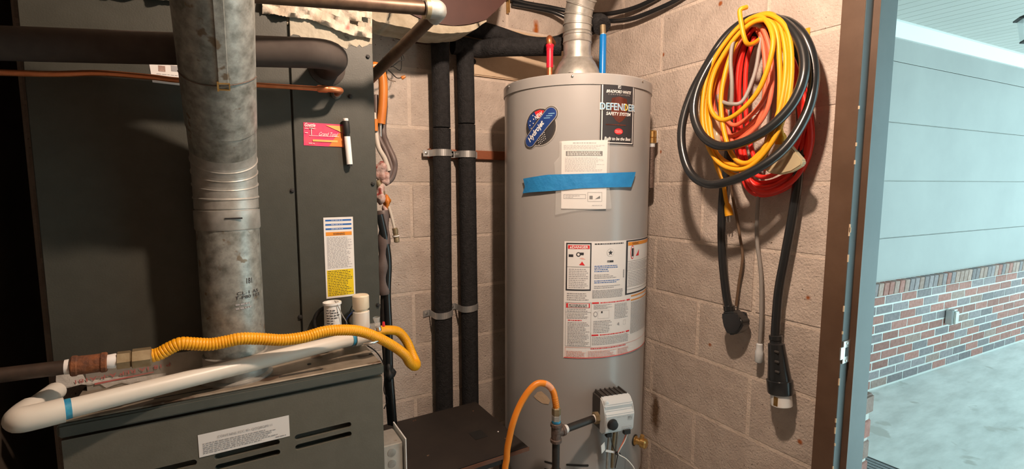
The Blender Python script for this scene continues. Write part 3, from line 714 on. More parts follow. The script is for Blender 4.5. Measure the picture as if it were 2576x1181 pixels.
# ---- float switch cup, black coil of cable
q = onY(838, 760, 1.245); q2 = onY(838, 829, 1.245)
t = thing('float_switch', 'small white printed float switch cup with thin wires beside the capped riser', 'switch', q2)
Hc = q.z-q2.z
cup = obj('cup', lathe(nb(), [(.0195, 0), (.0205, .003), (.0195, Hc*.9), (.0222, Hc*.93), (.0222, Hc), (.016, Hc), (.015, Hc-.01)], q2, (0, 0, 1), 28), 'white', t, 35)
def cup_surf(u, v, h): a = -math.pi/2+u/.0208; return V((q2.x+(.0212+h)*math.cos(a), q2.y+(.0212+h)*math.sin(a), q2.z+v))
dc = Decal(cup_surf, .008); dc.lines('ink', -.018, .016, Hc*.8, .004, 8, 1, .35, 3, .5); dc.done(cup)
obj('wire', tube(nb(), cr([q+V((.004, 0, .002)), q+V((.006, -.02, -.004)), q+V((.016, -.024, -.03)), q+V((.026, -.02, -.05)), q+V((.03, .0, -.066))], 8), .0013, 8), 'cord_grey', t, 60)
obj('wire', tube(nb(), cr([q+V((.03, .01, -.062)), q+V((.033, .0, -.045)), q+V((.046, -.006, -.03)), q+V((.06, .0, -.026))], 8), .0013, 8), 'ink_navy', t, 60)
obj('wire', tube(nb(), cr([q+V((.028, .01, -.06)), q+V((.036, .004, -.04)), q+V((.044, .0, -.02)), q+V((.056, .02, -.012))], 8), .0012, 8), 'black', t, 60)
k0 = onY(822, 808, 1.272)
pp = [k0+V((.03*math.cos(a), .004*math.sin(a*1.3), .034*math.sin(a))) for a in [k*math.pi/12 for k in range(44)]]
tag(obj('cable_coil', tube(nb(), pp, .0045, 10), 'black', None, 60), 'black coiled low voltage cable behind the white float switch cup', 'cable')
# clear plastic tube end and barbed clip right of the tee
q = onY(951, 828, 1.20); q1 = onY(946, 795, 1.20)
t = thing('clear_tube', 'short clear plastic tube end sticking up beside the yellow gas tube', 'tube', q)
obj('tube', lathe(nb(), [(.006, 0), (.0065, .02), (.009, .03), (.0085, .031)], q, (q1-q), 16, cap=False), 'clear', t, 40)
obj('clip', lathe(nb(), [(.0075, -.006), (.0085, -.004), (.0085, .004), (.0075, .006)], q, (q1-q), 16), 'steel', t, 40)
obj('red_mark', lathe(nb(), [(.003, .0), (.004, .004), (.003, .012)], onY(965, 822, 1.21), (0, 0, 1), 10), 'ink_red', t, 40)
a = onZ(905, 868, 1.062); b = onZ(965, 850, 1.062)
tag(obj('wire_tie', tube(nb(), cr([onY(915, 868, 1.16), onY(935, 864, 1.155), onY(955, 856, 1.165)], 6), .0035, 8), 'steel', None, 50), 'bright foil wire wrap under the end of the white drain', 'wire tie')

# ================================================================== IRON GAS PIPE OVERHEAD
g = onY(1106, 24, 1.06); gb = onY(942, 188, 1.37); d = (gb-g).normalized(); hl = onY(700, -8, 1.06); dh = (hl-g).normalized()
t = thing('iron_gas_pipe', 'brown iron gas pipe with a silver elbow slanting down behind the cabinet', 'pipe', g)
obj('slanting_pipe', tube(nb(), [g+d*.018, gb+d*.03], .0145, 20), 'iron_brown', t, 50)
obj('level_pipe', tube(nb(), [g+dh*.02, g+dh*.75], .0145, 20), 'iron_brown', t, 50)
obj('elbow', tube(nb(), cr([g+dh*.038, g+dh*.02, g+(d+dh)*.003, g+d*.02, g+d*.03], 6), .0205, 22), 'galv_plain', t, 50)
obj('elbow_rim', lathe(nb(), [(.0205, .026), (.0222, .027), (.0222, .037), (.0205, .038)], g, dh, 22), 'brass_dull', t, 35)

# ================================================================== OVERHEAD DUCT
low_i = [(955, -70), (985, 5), (1020, 28), (1060, 48), (1100, 59), (1140, 65), (1180, 61), (1222, 50), (1250, 25), (1285, -10), (1300, -90)]
YDU = 1.46
t = thing('overhead_duct', 'dark red sagging duct end with a torn cream insulation rim', 'duct', onY(1120, 60, YDU))
dp = [onY(*p, YDU) for p in low_i]; dp = [V((dp[0].x, YDU, 2.43))]+dp+[V((dp[-1].x, YDU, 2.43))]
bm = nb(); prism(bm, dp, (0, YB-.02-YDU, 0)); obj('duct_skin', bm, 'duct_red', t)
rim_o = [(932, 48), (975, 60), (1030, 71), (1075, 80), (1105, 83), (1150, 83), (1190, 76), (1224, 54)]
rim_i = [(936, 2), (985, 14), (1030, 36), (1070, 54), (1105, 62), (1145, 66), (1185, 62), (1224, 50)]
bm = nb(); rn = random.Random(2)
O = cr([onY(*p, YDU-.008) for p in rim_o], 5); I = cr([onY(*p, YDU-.008) for p in rim_i], 5)
O = [p+V((0, 0, rn.uniform(-.0015, .0015))) for p in O]
for k in range(len(O)-1):
    prism(bm, [O[k], O[k+1], I[k+1], I[k]], (0, .12, 0))
bmesh.ops.remove_doubles(bm, verts=bm.verts[:], dist=.0002)
obj('insulation_rim', bm, 'duct_rim', t, 50)

# ================================================================== WATER LINES IN BLACK FOAM
PY = 1.664; xa, xb = .692, .791; rP = .0325
zs = onY(1112, 322, PY).z
t = thing('cold_water_line', 'black foam covered cold water pipe, the one nearer the furnace', 'pipe', (xa, PY, .3))
obj('foam_sleeve', tube(nb(), [(xa-.006, PY, .30), (xa-.004, PY, .99), (xa, PY, zs-.003)], rP, 22), 'foam', t, 60)
obj('foam_sleeve', tube(nb(), [(xa, PY, zs+.001), (xa-.002, PY, 1.98)], rP*.98, 22), 'foam', t, 60)
obj('foam_elbow', tube(nb(), cr([(xa-.002, PY, 1.96), (xa, PY, 2.03), (xa+.05, PY+.005, 2.045), (xa+.2, PY+.005, 2.04), (1.06, PY, 2.02), (1.16, 1.60, 2.02), (1.168, 1.45, 2.035), (1.160, 1.365, 2.035), (1.154, 1.335, 2.012)], 8), rP*.95, 20), 'foam', t, 60)
obj('copper_tip', tube(nb(), [(1.151, 1.326, 1.975), (1.153, 1.331, 2.015)], .0102, 16), 'brass_dull', t, 50)
zs = onY(1175, 312, PY).z; zt = onY(1180, 122, PY).z
t = thing('hot_water_line', 'black foam covered hot water pipe turning along the lintel to the red nipple', 'pipe', (xb, PY, .3))
obj('foam_sleeve', tube(nb(), [(xb+.006, PY, .30), (xb+.005, PY, .99), (xb, PY, zs-.003)], rP, 22), 'foam', t, 60)
obj('foam_sleeve', tube(nb(), [(xb, PY, zs+.001), (xb-.003, PY, zt)], rP*.98, 22), 'foam', t, 60)
hend = onY(1412, 117, 1.47)
hp_ = cr([(xb-.05, PY+.004, zt+.004), (xb, PY, zt+.004), (xb+.06, PY-.01, zt+.002), (.90, 1.59, zt), V(hend)], 8)
obj('foam_run', tube(nb(), hp_, rP*1.0, 22), 'foam', t, 60)
nr_ = V((.994, 1.419, 0))
obj('copper_bend', tube(nb(), cr([V((nr_.x, nr_.y, 1.945)), V((nr_.x+.001, nr_.y+.004, 1.972)), V(hend)+V((-.02, .012, 0))], 6), .0105, 16), 'copper', t, 50)
zw = onY(1112, 387, 1.70).z; zl = onY(1112, 783, 1.70).z
wx0 = onY(1079, 388, 1.70).x
bm = nb(); box(bm, (wx0, 1.70, zw-.017), (1.012, YB-.001, zw+.017), .002); tag(obj('mounting_board', bm, 'wood_red'), 'reddish wooden strip carrying the upper pipe straps on the block wall', 'board')
def strap(x, z, yb, lab, sl):
    tt = thing('pipe_strap', lab, 'pipe strap', (x, yb, z-.012), 'pipe straps on the foam covered pipes')
    bm = nb(); h = .012; R0 = rP+.0015
    pr = [(x-R0-.026, yb-.0015), (x-R0-.001, yb-.0015)]+[(x+R0*math.cos(a), PY+R0*math.sin(a)) for a in [math.radians(180+k*10) for k in range(19)]]+[(x+R0+.001, yb-.0015), (x+R0+.026, yb-.0015)]
    for (ax, ay), (bx, by) in zip(pr[:-1], pr[1:]):
        za, zb = z+sl*(ax-x), z+sl*(bx-x); dx, dy = bx-ax, by-ay; l = math.hypot(dx, dy); nx, ny = dy/l*.0016, -dx/l*.0016
        v8 = [V((ax, ay, za-h)), V((bx, by, zb-h)), V((bx+nx, by+ny, zb-h)), V((ax+nx, ay+ny, za-h))]
        prism(bm, v8, (0, 0, 2*h))
    obj('band', bm, 'zinc', tt)
    for s in (-1, 1):
        obj('screw', lathe(nb(), [(.006, 0), (.0055, .002), (.003, .003)], (x+s*(R0+.014), yb-.003, z+sl*s*.04), (0, -1, 0), 12), 'steel', tt, 40)
strap(xa, zw, 1.70, 'upper strap on the pipe nearer the furnace, screwed to the wooden strip', 0)
strap(xb, zw-.002, 1.70, 'upper strap on the hot water pipe, screwed to the wooden strip', 0)
strap(xa-.004, zl, YB-.001, 'lower strap on the pipe nearer the furnace, screwed to bare block', .12)
strap(xb+.004, zl+.012, YB-.001, 'lower strap on the hot water pipe, screwed to bare block', .12)

# ================================================================== WIRES AND LINES BESIDE THE CABINET
def yp(l): return [onY(*p) for p in l]
t = thing('line_bundle', 'messy taped bundle of lines hanging beside the coil cabinet', 'line bundle', onY(985, 1060, 1.45))
obj('orange_sleeve', tube(nb(), cr(yp([(951, 166, 1.50), (960, 185, 1.50), (964, 215, 1.50), (963, 260, 1.50), (958, 312, 1.50)]), 6), .0135, 18), 'sleeve', t, 50)
obj('orange_sleeve', tube(nb(), cr(yp([(930, 172, 1.50), (942, 166, 1.50), (954, 170, 1.50)]), 6), .0125, 18), 'sleeve', t, 50)
obj('orange_sleeve', tube(nb(), yp([(944, 300, 1.48), (944, 330, 1.48)]), .008, 14), 'sleeve', t, 50)
obj('steel_line', tube(nb(), yp([(957, 308, 1.50), (957, 345, 1.50)]), .0045, 12), 'steel', t, 50)
obj('flat_cable', tube(nb(), cr(yp([(962, 180, 1.53), (968, 260, 1.53), (964, 330, 1.52), (972, 360, 1.50), (990, 400, 1.48), (992, 425, 1.48), (984, 450, 1.48), (968, 462, 1.48)]), 8), .0095, 12), 'cable_grey', t, 50)
obj('flat_cable', tube(nb(), cr(yp([(945, 240, 1.52), (948, 320, 1.51), (955, 350, 1.50), (972, 385, 1.49), (984, 420, 1.48), (976, 448, 1.48)]), 8), .008, 12), 'cable_grey', t, 50)
obj('pale_cable', tube(nb(), cr(yp([(940, 285, 1.5), (945, 330, 1.49), (952, 370, 1.48), (968, 400, 1.475), (978, 430, 1.475)]), 8), .0075, 12), 'cable_white', t, 50)
def lump(px, py, Y, r, m, nm, seed, sz=1.3):
    rn = random.Random(seed); c = onY(px, py, Y); bm = nb(); bmesh.ops.create_icosphere(bm, subdivisions=3, radius=r)
    ph = [rn.uniform(0, 6) for _ in range(6)]
    for v in bm.verts:
        k = 1+.18*math.sin(v.co.x/r*4+ph[0])+.16*math.sin(v.co.z/r*5+ph[1])+.12*math.sin(v.co.y/r*6+v.co.z/r*3+ph[2])
        v.co = V((v.co.x*k, v.co.y*k, v.co.z*k*sz))+c
    obj(nm, bm, m, t, 80)
lump(958, 432, 1.475, .021, 'tape_wrap', 'tape_wrap', 1); lump(968, 448, 1.47, .014, 'tape_wrap', 'tape_wrap', 2)
lump(957, 492, 1.475, .019, 'tape_wrap', 'tape_wrap', 3, 1.5); lump(972, 508, 1.47, .014, 'sleeve', 'orange_wrap', 4, 1.6); lump(972, 535, 1.47, .012, 'tape_wrap', 'tape_wrap', 5, 1.6)
obj('brass_line', tube(nb(), cr(yp([(948, 455, 1.47), (956, 470, 1.47), (962, 490, 1.47)]), 6), .009, 14), 'brass_dull', t, 50)
obj('pale_line', tube(nb(), cr(yp([(978, 520, 1.46), (985, 545, 1.455), (993, 578, 1.45)]), 6), .0045, 12), 'cable_white', t, 50)
a, b = onY(993, 574, 1.45), onY(999, 612, 1.45)
fl = obj('flare_fitting', lathe(nb(), [(.006, 0), (.0085, .002), (.0085, .016), (.0075, .017), (.0075, .021), (.0105, .022), (.0105, .028), (.0075, .029), (.0085, .031), (.0085, .043), (.006, .045)], a, b-a, 12), 'brass_dull', t, 35)
obj('white_ring', lathe(nb(), [(.0108, .0225), (.0108, .0262)], a, b-a, 14), 'paper', fl, 40)
obj('dark_sleeve', tube(nb(), cr(yp([(962, 530, 1.47), (966, 580, 1.465), (965, 640, 1.46), (962, 690, 1.46), (968, 740, 1.46)]), 6), [.017+.003*math.sin(k*.9) for k in range(25)], 14), 'cable_grey', t, 60)
obj('black_cable', tube(nb(), cr(yp([(955, 540, 1.455), (968, 600, 1.455), (976, 660, 1.455), (974, 740, 1.455), (978, 830, 1.455), (980, 930, 1.455), (985, 1000, 1.45), (990, 1068, 1.45)]), 6), .0115, 14), 'black_gloss', t, 60)
obj('black_cable', tube(nb(), cr(yp([(966, 700, 1.46), (964, 800, 1.465), (970, 900, 1.465), (976, 990, 1.46), (982, 1068, 1.455)]), 6), .009, 14), 'iron_black', t, 60)
lump(980, 940, 1.45, .017, 'black', 'tape_knot', 9, 1.6)
obj('thin_wire', tube(nb(), cr(yp([(920, 868, 1.2), (945, 885, 1.2), (962, 910, 1.25), (968, 940, 1.35), (966, 985, 1.4), (975, 1005, 1.44), (966, 1030, 1.44)]), 8), .0016, 8), 'black', t, 60)
t = thing('wire_ends', 'stiff loose wire ends with an orange wire nut against the block wall', 'wires', onY(975, 180, 1.58))
obj('wire', tube(nb(), cr(yp([(968, 172, 1.56), (985, 168, 1.58), (1003, 155, 1.6), (1016, 150, 1.6), (1012, 136, 1.6)]), 6), .0016, 8), 'black', t, 60)
obj('wire', tube(nb(), cr(yp([(970, 160, 1.56), (990, 168, 1.58), (1008, 176, 1.6), (1010, 140, 1.62)]), 6), .0013, 8), 'black', t, 60)
obj('wire', tube(nb(), cr(yp([(972, 172, 1.56), (985, 184, 1.58), (998, 196, 1.6), (1010, 196, 1.6)]), 6), .0016, 8), 'black', t, 60)
obj('wire', tube(nb(), cr(yp([(970, 180, 1.57), (978, 200, 1.6), (995, 205, 1.62)]), 6), .0013, 8), 'cord_brown', t, 60)
obj('wire_nut', lathe(nb(), [(.0055, 0), (.006, .004), (.004, .014)], onY(1010, 197, 1.6), (.7, -.2, .4), 10), 'sleeve', t, 40)
lump(970, 160, 1.56, .012, 'black', 'taped_joint', 12); lump(966, 178, 1.57, .010, 'black', 'taped_joint', 13, 2)

# ================================================================== BLACK TABLE
TZ = .66
t = thing('side_table', 'small black board topped stand between the furnace and the heater', 'table', (.56, 1.39, 0))
bm = nb(); box(bm, (.318, 1.205, TZ-.014), (.776, 1.572, TZ), .003, 2); top_ = obj('table_top', bm, 'table_black', t, 40)
bm = nb(); box(bm, (.320, 1.203, TZ-.0135), (.777, 1.206, TZ-.002)); obj('worn_edge', bm, 'table_edge', top_)
for x, y in ((.35, 1.24), (.70, 1.24), (.35, 1.54), (.70, 1.54)): obj('leg', box(nb(), (x, y, 0), (x+.03, y+.018, TZ-.014), .002), 'iron_black', t)
obj('apron', box(nb(), (.38, 1.243, TZ-.055), (.70, 1.255, TZ-.014)), 'iron_black', t); obj('apron', box(nb(), (.38, 1.545, TZ-.055), (.70, 1.555, TZ-.014)), 'iron_black', t)
q = onZ(1203, 1095, TZ)
obj('dark_patch', obox(nb(), q+V((0, 0, .0004)), V((.045, .0, 0)), V((.0, .05, 0)), V((0, 0, .0006))), 'black', top_)
for k, (px, py) in enumerate(((1253, 1087), (1271, 1104), (1040, 1060), (1190, 1035), (1045, 1058))):
    q = onZ(px, py, TZ); obj('paint_fleck', lathe(nb(), [(.003, 0), (.002, .0012)], q, (0, 0, 1), 7), 'paper' if k == 0 else 'table_edge', top_)
# ---- junction box on the furnace side
q = onX(1022, 1104, .372); jy0 = q.y; jz = q.z
jb = onX(993, 1076, .372)
t = thing('junction_box', 'galvanized electrical box with round knockouts on the furnace side', 'electrical box', (.34, jy0+.05, jz-.11))
obj('box', box(nb(), (.307, jy0+.012, jz-.115), (.366, jb.y-.004, jz-.012), .003, 2), 'galv_box', t, 40)
for k in range(3): obj('knockout', lathe(nb(), [(.011, 0), (.011, .0012), (.009, .0016)], (.337, jy0+.012, jz-.034-k*.03), (0, -1, 0), 18), 'galv_plain', t, 40)
obj('cover_plate', box(nb(), (.369, jy0, jz-.125), (.3725, jb.y+.006, jz), .001), 'white', t)

# ================================================================== WATER HEATER
ZT = 1.80; cx, cy = TC.x, TC.y
t = wh = thing('water_heater', 'tall beige gas water heater tank in the corner', 'water heater', (cx, cy, .46))
obj('tank_body', lathe(nb(), [(TR-.004, .47), (TR, .474), (TR, 1.772)], (cx, cy, 0), (0, 0, 1), 96), 'tank', t, 30)
cap = obj('top_cap', lathe(nb(), [(TR+.001, 1.766), (TR+.0035, 1.767), (TR+.0035, ZT-.004), (TR, ZT), (TR-.02, ZT+.002), (.02, ZT+.003)], (cx, cy, 0), (0, 0, 1), 96), 'tank', t, 30)
for px, py in ((1440, 186), (1280, 214), (1616, 199)):
    a, z = onT(px, py, TR+.0035); obj('cap_screw', lathe(nb(), [(.0042, 0), (.004, .0015), (.002, .003)], (cx+(TR+.0035)*math.cos(a), cy+(TR+.0035)*math.sin(a), min(z, 1.79)), (math.cos(a), math.sin(a), 0), 12), 'steel', cap, 40)
obj('draft_hood', lathe(nb(), [(.085, ZT), (.082, 1.835), (.075, 1.862), (.062, 1.888), (.053, 1.898), (.053, 1.906)], (cx, cy, 0), (0, 0, 1), 40), 'galv_plain', t, 35)
for a in (.6, 2.2, 3.8, 5.4): obj('hood_leg', box(nb(), (cx+.082*math.cos(a)-.006, cy+.082*math.sin(a)-.006, ZT), (cx+.082*math.cos(a)+.006, cy+.082*math.sin(a)+.006, 1.84)), 'galv_plain', t)
rx, ry = .994, 1.419
nip = obj('hot_nipple', lathe(nb(), [(.0105, ZT), (.0105, 1.945)], (rx, ry, 0), (0, 0, 1), 16), 'copper', t, 40)
obj('red_sleeve', lathe(nb(), [(.0118, 1.872), (.0118, 1.929), (.0128, 1.93), (.0128, 1.941), (.0145, 1.943), (.0145, 1.949), (.009, 1.953), (.004, 1.966)], (rx, ry, 0), (0, 0, 1), 16), 'nip_red', nip, 40)
nip = obj('cold_nipple', lathe(nb(), [(.0105, ZT), (.0105, 1.985)], (1.151, 1.326, 0), (0, 0, 1), 16), 'steel', t, 40)
obj('blue_sleeve', lathe(nb(), [(.0118, ZT), (.0118, 1.978), (.010, 1.985)], (1.151, 1.326, 0), (0, 0, 1), 16), 'nip_blue', nip, 40)
# relief valve and discharge pipe on the right side of the tank
q = onY(1641, 340, 1.27)
rv = obj('relief_valve', lathe(nb(), [(.012, -.03), (.0155, -.028), (.0155, -.012), (.0135, -.010), (.0155, -.008), (.0155, .012), (.012, .016)], q, (0, 0, 1), 20), 'brass', t, 40)
obj('inlet', tube(nb(), [q, V((cx+.2, cy-.06, q.z))], .012, 14), 'brass', rv, 40)
bm = nb(); obox(bm, q+V((.014, -.006, -.006)), V((.004, 0, 0)), V((0, .012, 0)), V((0, 0, .045)), .001); obj('lever', bm, 'zinc', rv)
obj('discharge_pipe', tube(nb(), [q+V((0, 0, -.028)), q+V((0, 0, -.19))], .0098, 16), 'iron_tee', t, 50)
obj('sealant_band', tube(nb(), [q+V((0, 0, -.026)), q+V((0, 0, -.043))], .0104, 16), 'valve_grey', t, 50)
# ---------------- stickers
d1_ = Decal(tank_surf, .018)
A = [tp(*p) for p in ((1508, 196), (1596, 200), (1595, 366), (1508, 368))]
u0 = (A[0][0]+A[3][0])/2; u1 = (A[1][0]+A[2][0])/2; v1 = (A[0][1]+A[1][1])/2; v0 = (A[2][1]+A[3][1])/2; w_, h_ = u1-u0, v1-v0
d1_.rect('silver_print', u0, v0, u1, v1, 1); st = d1_.done(t, {'silver_print': 'safety_sticker'})[0]
d1_ = Decal(tank_surf, .018)
def U(f): return u0+f*w_
def W_(f): return v1-f*h_
d1_.rect('ink', U(.015), W_(.99), U(.985), W_(.01), 2); d1_.rect('paper', U(.05), W_(.97), U(.95), W_(.03), 3); d1_.rect('ink', U(.075), W_(.955), U(.925), W_(.045), 4)
d1_.poly('shield', [(U(.3), W_(.30)), (U(.5), W_(.27)), (U(.72), W_(.30)), (U(.75), W_(.42)), (U(.72), W_(.55)), (U(.6), W_(.63)), (U(.51), W_(.66)), (U(.42), W_(.63)), (U(.3), W_(.55)), (U(.27), W_(.42))], 5)
d1_.rect('silver_print', U(.46), W_(.155), U(.54), W_(.10), 5); d1_.poly('ink', [(U(.48), W_(.15)), (U(.53), W_(.14)), (U(.52), W_(.115))], 6)
d1_.text('white', 'BRADFORD WHITE', U(.16), W_(.225), U(.84), W_(.18), 7, shear=.3, bold=.025)
d1_.text('silver_print', 'C O R P O R A T I O N', U(.2), W_(.255), U(.8), W_(.238), 7)
d1_.text('white', 'DEFENDER', U(.0), W_(.478), U(1.0), W_(.372), 7, bold=.025)
d1_.text('ink_cyan', 'DEFENDER', U(.012), W_(.470), U(.988), W_(.38), 8, bold=.0)
d1_.text('ink_yellow', 'D', U(.665), W_(.470), U(.75), W_(.38), 9)
d1_.text('white', 'SAFETY SYSTEM', U(.16), W_(.555), U(.84), W_(.505), 8, shear=.2, bold=.025)
d1_.lines('shield', U(.16), U(.84), W_(.675), W_(.71), 1, 6, .5, 4)
d1_.ell('ink_red', U(.5), W_(.79), w_*.12, h_*.045, 6); d1_.text('white', 'PROUDLY', U(.41), W_(.79), U(.59), W_(.775), 7); d1_.text('white', 'MADE IN USA', U(.41), W_(.81), U(.59), W_(.798), 7)
d1_.text('white', 'Built to be the Best', U(.13), W_(.925), U(.87), W_(.875), 7, shear=.2, bold=.02)
d1_.done(st)
# round sticker with diagonal banner
c_ = tp(1357, 322); sc = .001308                 # metres per photo pixel on the tank
c_ = (c_[0], c_[1]); k1 = (tp(1390, 322)[0]-tp(1325, 322)[0])/65
def L(px, py): return (c_[0]+(px-1357)*k1, c_[1]-(py-322)*.00126)
def caps(dec, m, layer, r, a=(1334, 352), b=(1384, 290), grow=0):
    A_, B_ = V((*L(*a), 0)), V((*L(*b), 0)); d = (B_-A_).normalized(); nrm = V((-d.y, d.x, 0)); pts = []
    for k in range(13): an = math.pi/2+math.pi*k/12; pts.append(A_+nrm*r*math.sin(an)+d*r*math.cos(an))
    for k in range(13): an = -math.pi/2+math.pi*k/12; pts.append(B_+nrm*r*math.sin(an)+d*r*math.cos(an))
    dec.poly(m, [(p.x, p.y) for p in pts], layer)
ra, rb_ = 37*k1, 44*.00126
dc = Decal(tank_surf, .015); dc.ell('silver_print', *L(1358, 320), ra*1.08, rb_*1.06, 1); caps(dc, 'silver_print', 1, 21*.0012); s_ = dc.done(t, {'silver_print': 'hydrojet_sticker'})[0]
dc = Decal(tank_surf, .015)
dc.ell('valve_dark', *L(1358, 320), ra, rb_, 2); dc.ell('ink', *L(1358, 320), ra*.9, rb_*.9, 3)
dc.poly('ink_navy', [L(1328, 318), L(1326, 305), L(1334, 290), L(1345, 283), L(1352, 300), L(1340, 318), L(1334, 330)], 4)
dc.poly('ink_red', [L(1345, 283), L(1358, 279), L(1374, 283), L(1362, 296), L(1352, 300)], 4)
for px, py in ((1334, 304), (1343, 300), (1333, 314), (1342, 310), (1341, 291), (1337, 322)): dc.ell('white', *L(px, py), .0022, .0022, 5, 6)
dc.text('white', 'NEW', *L(1346, 298), *L(1366, 287), 6, ang=math.radians(28), bold=.03)
caps(dc, 'valve_dark', 6, 18.5*.0012); caps(dc, 'silver_print', 7, 16.5*.0012); caps(dc, 'ink_navy', 8, 15*.0012)
an = math.atan2(L(1384, 290)[1]-L(1334, 352)[1], L(1384, 290)[0]-L(1334, 352)[0])
m_ = L(1350, 332); dc.text('white', 'Hydrojet', m_[0]-.037, m_[1]-.0095, m_[0]+.037, m_[1]+.0125, 9, ang=an, shear=.25, bold=.03)
for k in range(3):
    m_ = L(1381-k*5+6, 286+k*5+4); dc.rect('ink_cyan', m_[0]-.012, m_[1]-.001, m_[0]+.008, m_[1]+.0012, 9)
for k in range(5):
    a_ = L(1364-k*1, 352-k*5+4); dc.text('white', '- - - - -', a_[0]-.014, a_[1]-.001, a_[0]+.016, a_[1]+.001, 6, ang=math.radians(38))
dc.done(s_)
# big instruction label (crop coordinates of the label area)
def LC(x, y): return tp(min(1380+x*260/903, 1621.5), 580+y*340/1181)
def RC(dec, m, x0, y0, x1, y1, layer):
    a, b, c, d = LC(x0, y1), LC(x1, y1-0), LC(x1, y0), LC(x0, y0)
    dec.poly(m, [a, b, c, d], layer)
dc = Decal(tank_surf, .012)
ulx = LC(133, 600)[0]; urx = LC(850, 600)[0]+.03; ztop = LC(140, 95)[1]; zbot = LC(150, 1118)[1]
zt2 = ztop; 
dc.rect('paper', ulx, zbot, urx, ztop, 1); lab = dc.done(t, {'paper': 'instruction_label'})[0]
lw, lh = urx-ulx, ztop-zbot
dc = Decal(tank_surf, .012)
def uL(x): return LC(x, 600)[0] if x < 840 else urx-(900-x)/60*.03
def zL(f): return ztop-f*lh
us = {x: uL(x) for x in (133, 148, 160, 362, 374, 380, 395, 560, 572, 600, 650, 666, 680, 712, 720)}
# left danger panel
dc.rect('ink', us[148], zL(.415), us[362]+.002, zL(.012), 2); dc.rect('paper', us[160], zL(.402), us[362]-.002, zL(.024), 3)
dc.rect('ink_red', us[160]+.002, zL(.062), us[362]-.004, zL(.032), 4); dc.text('white', 'DANGER', us[160]+.014, zL(.058), us[362]-.008, zL(.036), 5, bold=.03)
dc.poly('white', [(us[160]+.007, zL(.057)), (us[160]+.013, zL(.057)), (us[160]+.010, zL(.036))], 5)
um = (us[160]+us[362])/2
dc.rect('ink', us[160]+.004, zL(.13), us[160]+.018, zL(.108), 4); dc.ell('ink', um-.002, zL(.108), .007, .007, 4); dc.ell('paper', um-.002, zL(.108), .004, .004, 5); dc.rect('ink', um, zL(.112), um+.014, zL(.092), 5)
dc.poly('ink_red', [(um, zL(.195)), (um+.018, zL(.2)), (um+.014, zL(.185)), (um+.009, zL(.165)), (um+.006, zL(.18))], 5); dc.poly('ink_pink', [(um, zL(.14)), (um+.01, zL(.135)), (um+.02, zL(.148)), (um+.01, zL(.15))], 4)
dc.rect('ink', us[160], zL(.214), us[362]-.002, zL(.2115), 4); dc.lines('ink_grey', us[160]+.005, us[362]-.006, zL(.225), zL(.395), 11, 4, .4, 11)
dc.lines('ink_grey', us[160], us[362]-.004, zL(.43), zL(.50), 4, 3, .4, 12)
# middle rating panel
dc.lines('ink', us[395], us[650]-.004, zL(.014), zL(.03), 1, 3, .55, 13, 1); umid = (us[395]+us[650])/2
star = [(umid+.009*(1 if k % 2 == 0 else .42)*math.sin(k*math.pi/5), zL(.098)+.009*(1 if k % 2 == 0 else .42)*math.cos(k*math.pi/5)) for k in range(10)]
dc.ell('ink_grey', umid, zL(.098), .0125, .0125, 2); dc.ell('paper', umid, zL(.098), .0118, .0118, 3); dc.poly('ink', star, 4)
dc.rect('ink', umid-.011, zL(.178), umid+.011, zL(.163), 3); dc.text('white', 'BW ENERGY', umid-.010, zL(.175), umid-.002, zL(.167), 4)
for k, (a, b, n) in enumerate(((.20, .26, 4), (.275, .315, 3), (.325, .355, 2), (.37, .40, 2))): dc.lines('ink_blue' if k % 2 == 0 else 'ink_grey', us[395], us[600]+.004*k, zL(a), zL(b), n, 3, .38, 20+k, .5)
dc.lines('ink_grey', us[380], us[650], zL(.408), zL(.48), 7, 3, .5, 25, .95)
for k in range(9): dc.rect('ink', us[650]-.003, zL(.25+k*.008), us[650]+.0015, zL(.253+k*.008), 3)
# right warning panel round the side
dc.rect('ink', us[666], zL(.475), urx-.004, zL(.004), 2); dc.rect('paper', us[680], zL(.462), urx-.007, zL(.016), 3)
dc.rect('ink_orange', us[680]+.001, zL(.05), urx-.008, zL(.02), 4); dc.text('ink', 'WARNING', us[680]+.02, zL(.046), us[680]+.055, zL(.024), 5)
dc.ell('ink_red', us[680]+.022, zL(.11), .010, .022, 4); dc.ell('paper', us[680]+.022, zL(.11), .008, .019, 5); dc.rect('ink', us[680]+.017, zL(.145), us[680]+.027, zL(.075), 6)
dc.poly('ink_red', [(us[680]+.04, zL(.145)), (us[680]+.058, zL(.145)), (us[680]+.058, zL(.09)), (us[680]+.050, zL(.12))], 5)
for f in (.185, .265, .405, .43): dc.rect('ink', us[680], zL(f+.002), urx-.007, zL(f), 4)
dc.lines('ink_grey', us[680]+.004, urx-.01, zL(.195), zL(.26), 5, 4, .4, 31); dc.lines('ink_grey', us[680]+.004, urx-.01, zL(.275), zL(.40), 9, 4, .4, 32)
for f in (.488, .525): dc.rect('ink_orange', us[712]+.003, zL(f+.01), urx-.004, zL(f), 3)
dc.lines('ink_grey', us[712]+.004, urx-.006, zL(.545), zL(.83), 26, 3, .42, 33, .9)
